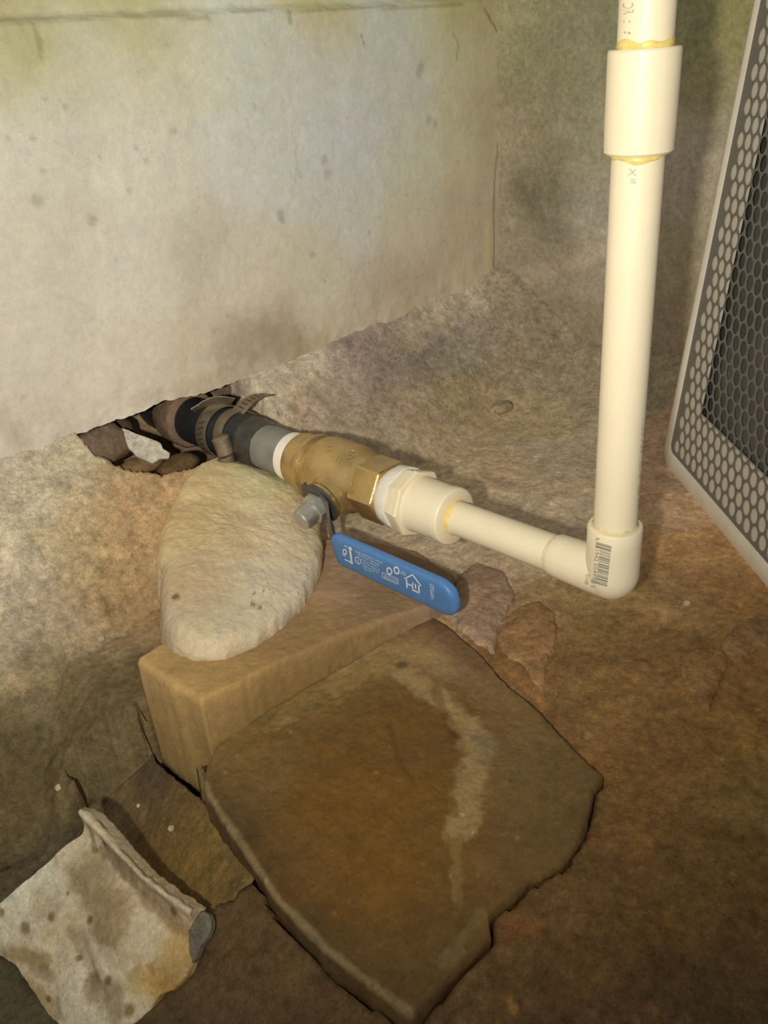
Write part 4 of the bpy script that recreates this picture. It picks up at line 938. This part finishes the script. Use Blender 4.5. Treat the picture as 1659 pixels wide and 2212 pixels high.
def ringpts(t0, r, a0, a1, n, tilt=0.0, tiltp=0.0):
    out = []
    for a in np.linspace(a0, a1, n):                # angle 0 = up, 90 = towards the camera's left
        out.append(A(t0+tilt*math.cos(a-tiltp))+UP*r*math.cos(a)+LEFT*r*math.sin(a))
    return np.array(out)
R_ = math.radians
def screw(rt, c_, ax, r, L):
    """Worm screw housing: a barrel with a hexagon head, lying across the band."""
    ax = np.array(ax)/np.linalg.norm(ax); b0 = np.array([0, 1.0, 0])
    h = tube('screw_housing', [c_-ax*L*.5, c_-ax*L*.42, c_+ax*L*.42, c_+ax*L*.5], [r*.7, r, r, r*.7], M_band, seg=20, bin_=b0)
    k = tube('screw_head', [c_+ax*L*.5, c_+ax*(L*.5+.0006), c_+ax*(L*.5+.0045), c_+ax*(L*.5+.0055)], [r*.7, r*.95, r*.95, r*.6], M_band, seg=36, bin_=b0, shape=hexs)
    under(rt, h, k)
# first clamp: full turn round the hose, tail lifting off over the top
k1 = root('hose_clamp', 'worn slotted hose clamp nearest the wall, its free tail lifting over the black hose', 'hose clamp', tuple(A(.352)-UP*.022))
p1 = ringpts(.352, .0209, 0, 2*math.pi, 61); b1_ = band('clamp_band', p1, DIR, .0125, .0009, M_band)
tail = np.array([on(502, 868, 1, .545), on(480, 864, 1, .548), on(458, 866, 1, .553), on(438, 874, 1, .558), on(416, 887, 1, .562)])
tail = np.array([[np.interp(u, np.linspace(0, 1, 5), tail[:, k]) for k in range(3)] for u in np.linspace(0, 1, 20)])
t1_ = band('clamp_tail', tail, (0.1, .75, -.65), .0125, .0009, M_band)
s1_ = slots('band_slot', p1, DIR, [9, 11, 13, 15, 17, 19], .012, axp, M_bandslot)+slots('band_slot', tail, (0.1, .75, -.65), [4, 7, 10, 13, 16], .012, lambda p: p-[0, 0, 1], M_bandslot)
under(k1, b1_, t1_)
for s_ in s1_: under(k1, s_); 
hc = A(.349)+LEFT*.0235*math.sin(R_(112))+UP*.0235*math.cos(R_(112))
screw(k1, on(482, 962, 1, .524), (.12, -.15, -1), .0068, .015)
# second clamp: wider loop, its end sweeping up and back to the right
k2 = root('hose_clamp', 'bent-open hose clamp at the hose end, its long slotted strip sweeping up to the right', 'hose clamp', tuple(A(.33)-UP*.03))
pxs = [(493, 1008), (487, 985), (486, 962), (490, 938), (500, 912), (515, 888), (534, 868), (556, 855), (580, 852)]
Ys = [.522, .524, .526, .528, .531, .535, .540, .545, .548]
sw = np.array([on(x, y, 1, Y_) for (x, y), Y_ in zip(pxs, Ys)])
sw = np.array([[np.interp(u, np.linspace(0, 1, len(sw)), sw[:, k]) for k in range(3)] for u in np.linspace(0, 1, 61)])
for _ in range(3): sw[1:-1] = (sw[:-2]+sw[1:-1]*2+sw[2:])/4
wd2 = (-.35, .93, 0.0)
b2_ = band('clamp_band', sw, wd2, .0125, .0010, M_band)
s2_ = slots('band_slot', sw, wd2, list(range(22, 58, 3)), .012, lambda p: p-np.array([-1, -1, .8]), M_bandslot)
p2 = ringpts(.3295, .0205, R_(-120), R_(170), 50, tilt=.003); b3_ = band('clamp_band', p2, DIR, .010, .0009, M_band)
under(k2, b2_, b3_)
for s_ in s2_: under(k2, s_)
screw(k2, on(494, 1006, 1, .520), (.18, -.10, -1), .0064, .017)
screw(k2, on(526, 1008, 1, .516), (.14, -.10, -1), .0040, .015)

# ================================================================ GRILLE PANEL
CR = on(1440, 985, 2, 0.004)
eh_c = np.array([.062, .473, -.879]); eu_c = -np.array([-.035, .884, .466])
eh_c -= eu_c*(eh_c @ eu_c)/(eu_c @ eu_c)
EH = M3 @ eh_c; EH /= np.linalg.norm(EH); EU = M3 @ eu_c; EU /= np.linalg.norm(EU)
EN = np.cross(EH, EU); 
if EN @ (CAMP-CR) < 0: EN = -EN
gc = lambda a, b, c_=0.0: CR+EH*a+EU*b+EN*c_
GW, GH, RC = .40, .52, .012
gb = root('perforated_grille_box', 'pale box with a honeycomb perforated front, standing at the right edge of the frame', 'grille box', tuple(CR))
def clampr(a, b, m=0.0):
    a = min(max(a, m), GW-m); b = min(max(b, m), GH-m); r = RC
    for ca, cb_ in ((m+r, m+r), (m+r, GH-m-r), (GW-m-r, m+r), (GW-m-r, GH-m-r)):
        inx = (a < ca) if ca < GW/2 else (a > ca); iny = (b < cb_) if cb_ < GH/2 else (b > cb_)
        if inx and iny:
            d_ = math.hypot(a-ca, b-cb_)
            if d_ > r: a = ca+(a-ca)*r/d_; b = cb_+(b-cb_)*r/d_
    return a, b
HS = 0.0121; RW = HS*.866; V = []; Fc = []; lay = {}
hexr = HS/math.sqrt(3)
def vadd(a, b, c_):
    a, b = clampr(a, b, .003); V.append(gc(a, b, c_)); return len(V)-1
TH = .0005; m0 = .0150
for i in range(-1, int(GH/RW)+2):
    for j in range(-1, int(GW/HS)+2):
        ca = m0+j*HS+(HS/2 if i % 2 else 0); cb_ = m0+i*RW
        if cb_ < -RW or cb_ > GH+RW: continue
        out_ = [vadd(ca+hexr*math.sin(k*math.pi/3), cb_+hexr*math.cos(k*math.pi/3), 0) for k in range(6)]
        if m0-.002 < ca < GW-m0 and m0-.002 < cb_ < GH-m0:
            n12 = 12; rh = HS*.435
            inn = [vadd(ca+rh*math.sin(k*math.pi/6), cb_+rh*1.04*math.cos(k*math.pi/6), 0) for k in range(n12)]
            inb = [vadd(ca+rh*math.sin(k*math.pi/6), cb_+rh*1.04*math.cos(k*math.pi/6), -TH) for k in range(n12)]
            for k in range(6):
                a_, b_ = out_[k], out_[(k+1) % 6]
                Fc.append((a_, inn[2*k], inn[2*k+1])); Fc.append((a_, inn[2*k+1], b_)); Fc.append((b_, inn[2*k+1], inn[(2*k+2) % 12]))
            for k in range(12): Fc.append((inn[k], inb[k], inb[(k+1) % 12], inn[(k+1) % 12]))
        else:
            Fc.append(tuple(out_))
sheet = mesh('perforated_sheet', V, Fc, M_grille, smooth=False)
def boxm(name, a0, a1, b0, b1, c0, c1, mat, bev=0.0):
    V = [gc(a, b, c_) for a in (a0, a1) for b in (b0, b1) for c_ in (c0, c1)]
    Fc = [(0, 1, 3, 2), (4, 6, 7, 5), (0, 4, 5, 1), (2, 3, 7, 6), (0, 2, 6, 4), (1, 5, 7, 3)]
    o = mesh(name, V, Fc, mat, smooth=False)
    if bev: m = o.modifiers.new('b', 'BEVEL'); m.width = bev; m.segments = 2
    return o
# backing frame close behind the sheet: four pale bars, then a dark sheet painting the void's shade
zf = -.0009; fw = .040; fb_ = .054
bz = [boxm('backing_bar', .004, fw, .004, GH-.004, zf-.002, zf, M_bezel), boxm('backing_bar', fw, GW-fw, .004, fb_, zf-.002, zf, M_bezel),
      boxm('backing_bar', GW-fw, GW-.004, .004, GH-.004, zf-.002, zf, M_bezel), boxm('backing_bar', fw, GW-fw, GH-fb_, GH-.004, zf-.002, zf, M_bezel)]
cav = boxm('void_shade_sheet', .01, GW-.01, .01, GH-.01, -.012, -.009, M_inner)
hs = [boxm('side_panel', 0, .003, 0.006, GH, -.11, -.002, M_grille), boxm('side_panel', GW-.003, GW, .006, GH, -.11, -.002, M_grille), boxm('bottom_panel', 0, GW, .004, .007, -.11, -.002, M_grille), boxm('top_panel', 0, GW, GH-.003, GH, -.11, -.002, M_grille), boxm('back_panel', 0, GW, .004, GH, -.113, -.11, M_grille)]
rim = []
for a, b in [(RC, 0), (GW-RC, 0)]+[(GW-RC+RC*math.sin(k*math.pi/12), RC-RC*math.cos(k*math.pi/12)) for k in range(1, 6)]+[(GW, RC), (GW, GH-RC)]+[(GW-RC+RC*math.cos(k*math.pi/12), GH-RC+RC*math.sin(k*math.pi/12)) for k in range(1, 6)]+[(GW-RC, GH), (RC, GH)]+[(RC-RC*math.sin(k*math.pi/12), GH-RC+RC*math.cos(k*math.pi/12)) for k in range(1, 6)]+[(0, GH-RC), (0, RC)]+[(RC-RC*math.cos(k*math.pi/12), RC-RC*math.sin(k*math.pi/12)) for k in range(1, 6)]:
    rim.append((a, b))
V = []; n = len(rim); prf = [(-.0016, -.006), (-.0020, .0010), (-.0010, .0026), (.0006, .0026), (.0018, .0010), (.0022, -.001)]
cen = np.array([GW/2, GH/2])
for i in range(n):
    p = np.array(rim[i]); t = np.array(rim[(i+1) % n])-np.array(rim[i-1]); t /= np.linalg.norm(t); inn_ = np.array([-t[1], t[0]])
    if inn_ @ (cen-p) < 0: inn_ = -inn_
    fat = 1.0+2.6*max(0, 1-p[1]/.02) if True else 1
    for q, h in prf: pp = p+inn_*(q*fat); V.append(gc(pp[0], pp[1], h))
k_ = len(prf); Fc = []
for i in range(n):
    for j in range(k_-1): a_ = i*k_+j; b_ = ((i+1) % n)*k_+j; Fc.append((a_, b_, b_+1, a_+1))
rimo = mesh('rim', V, Fc, M_rim)
under(gb, sheet, cav, rimo, *bz, *hs)
for o in bz: plabel(o, 'pale backing bar seen through the holes')
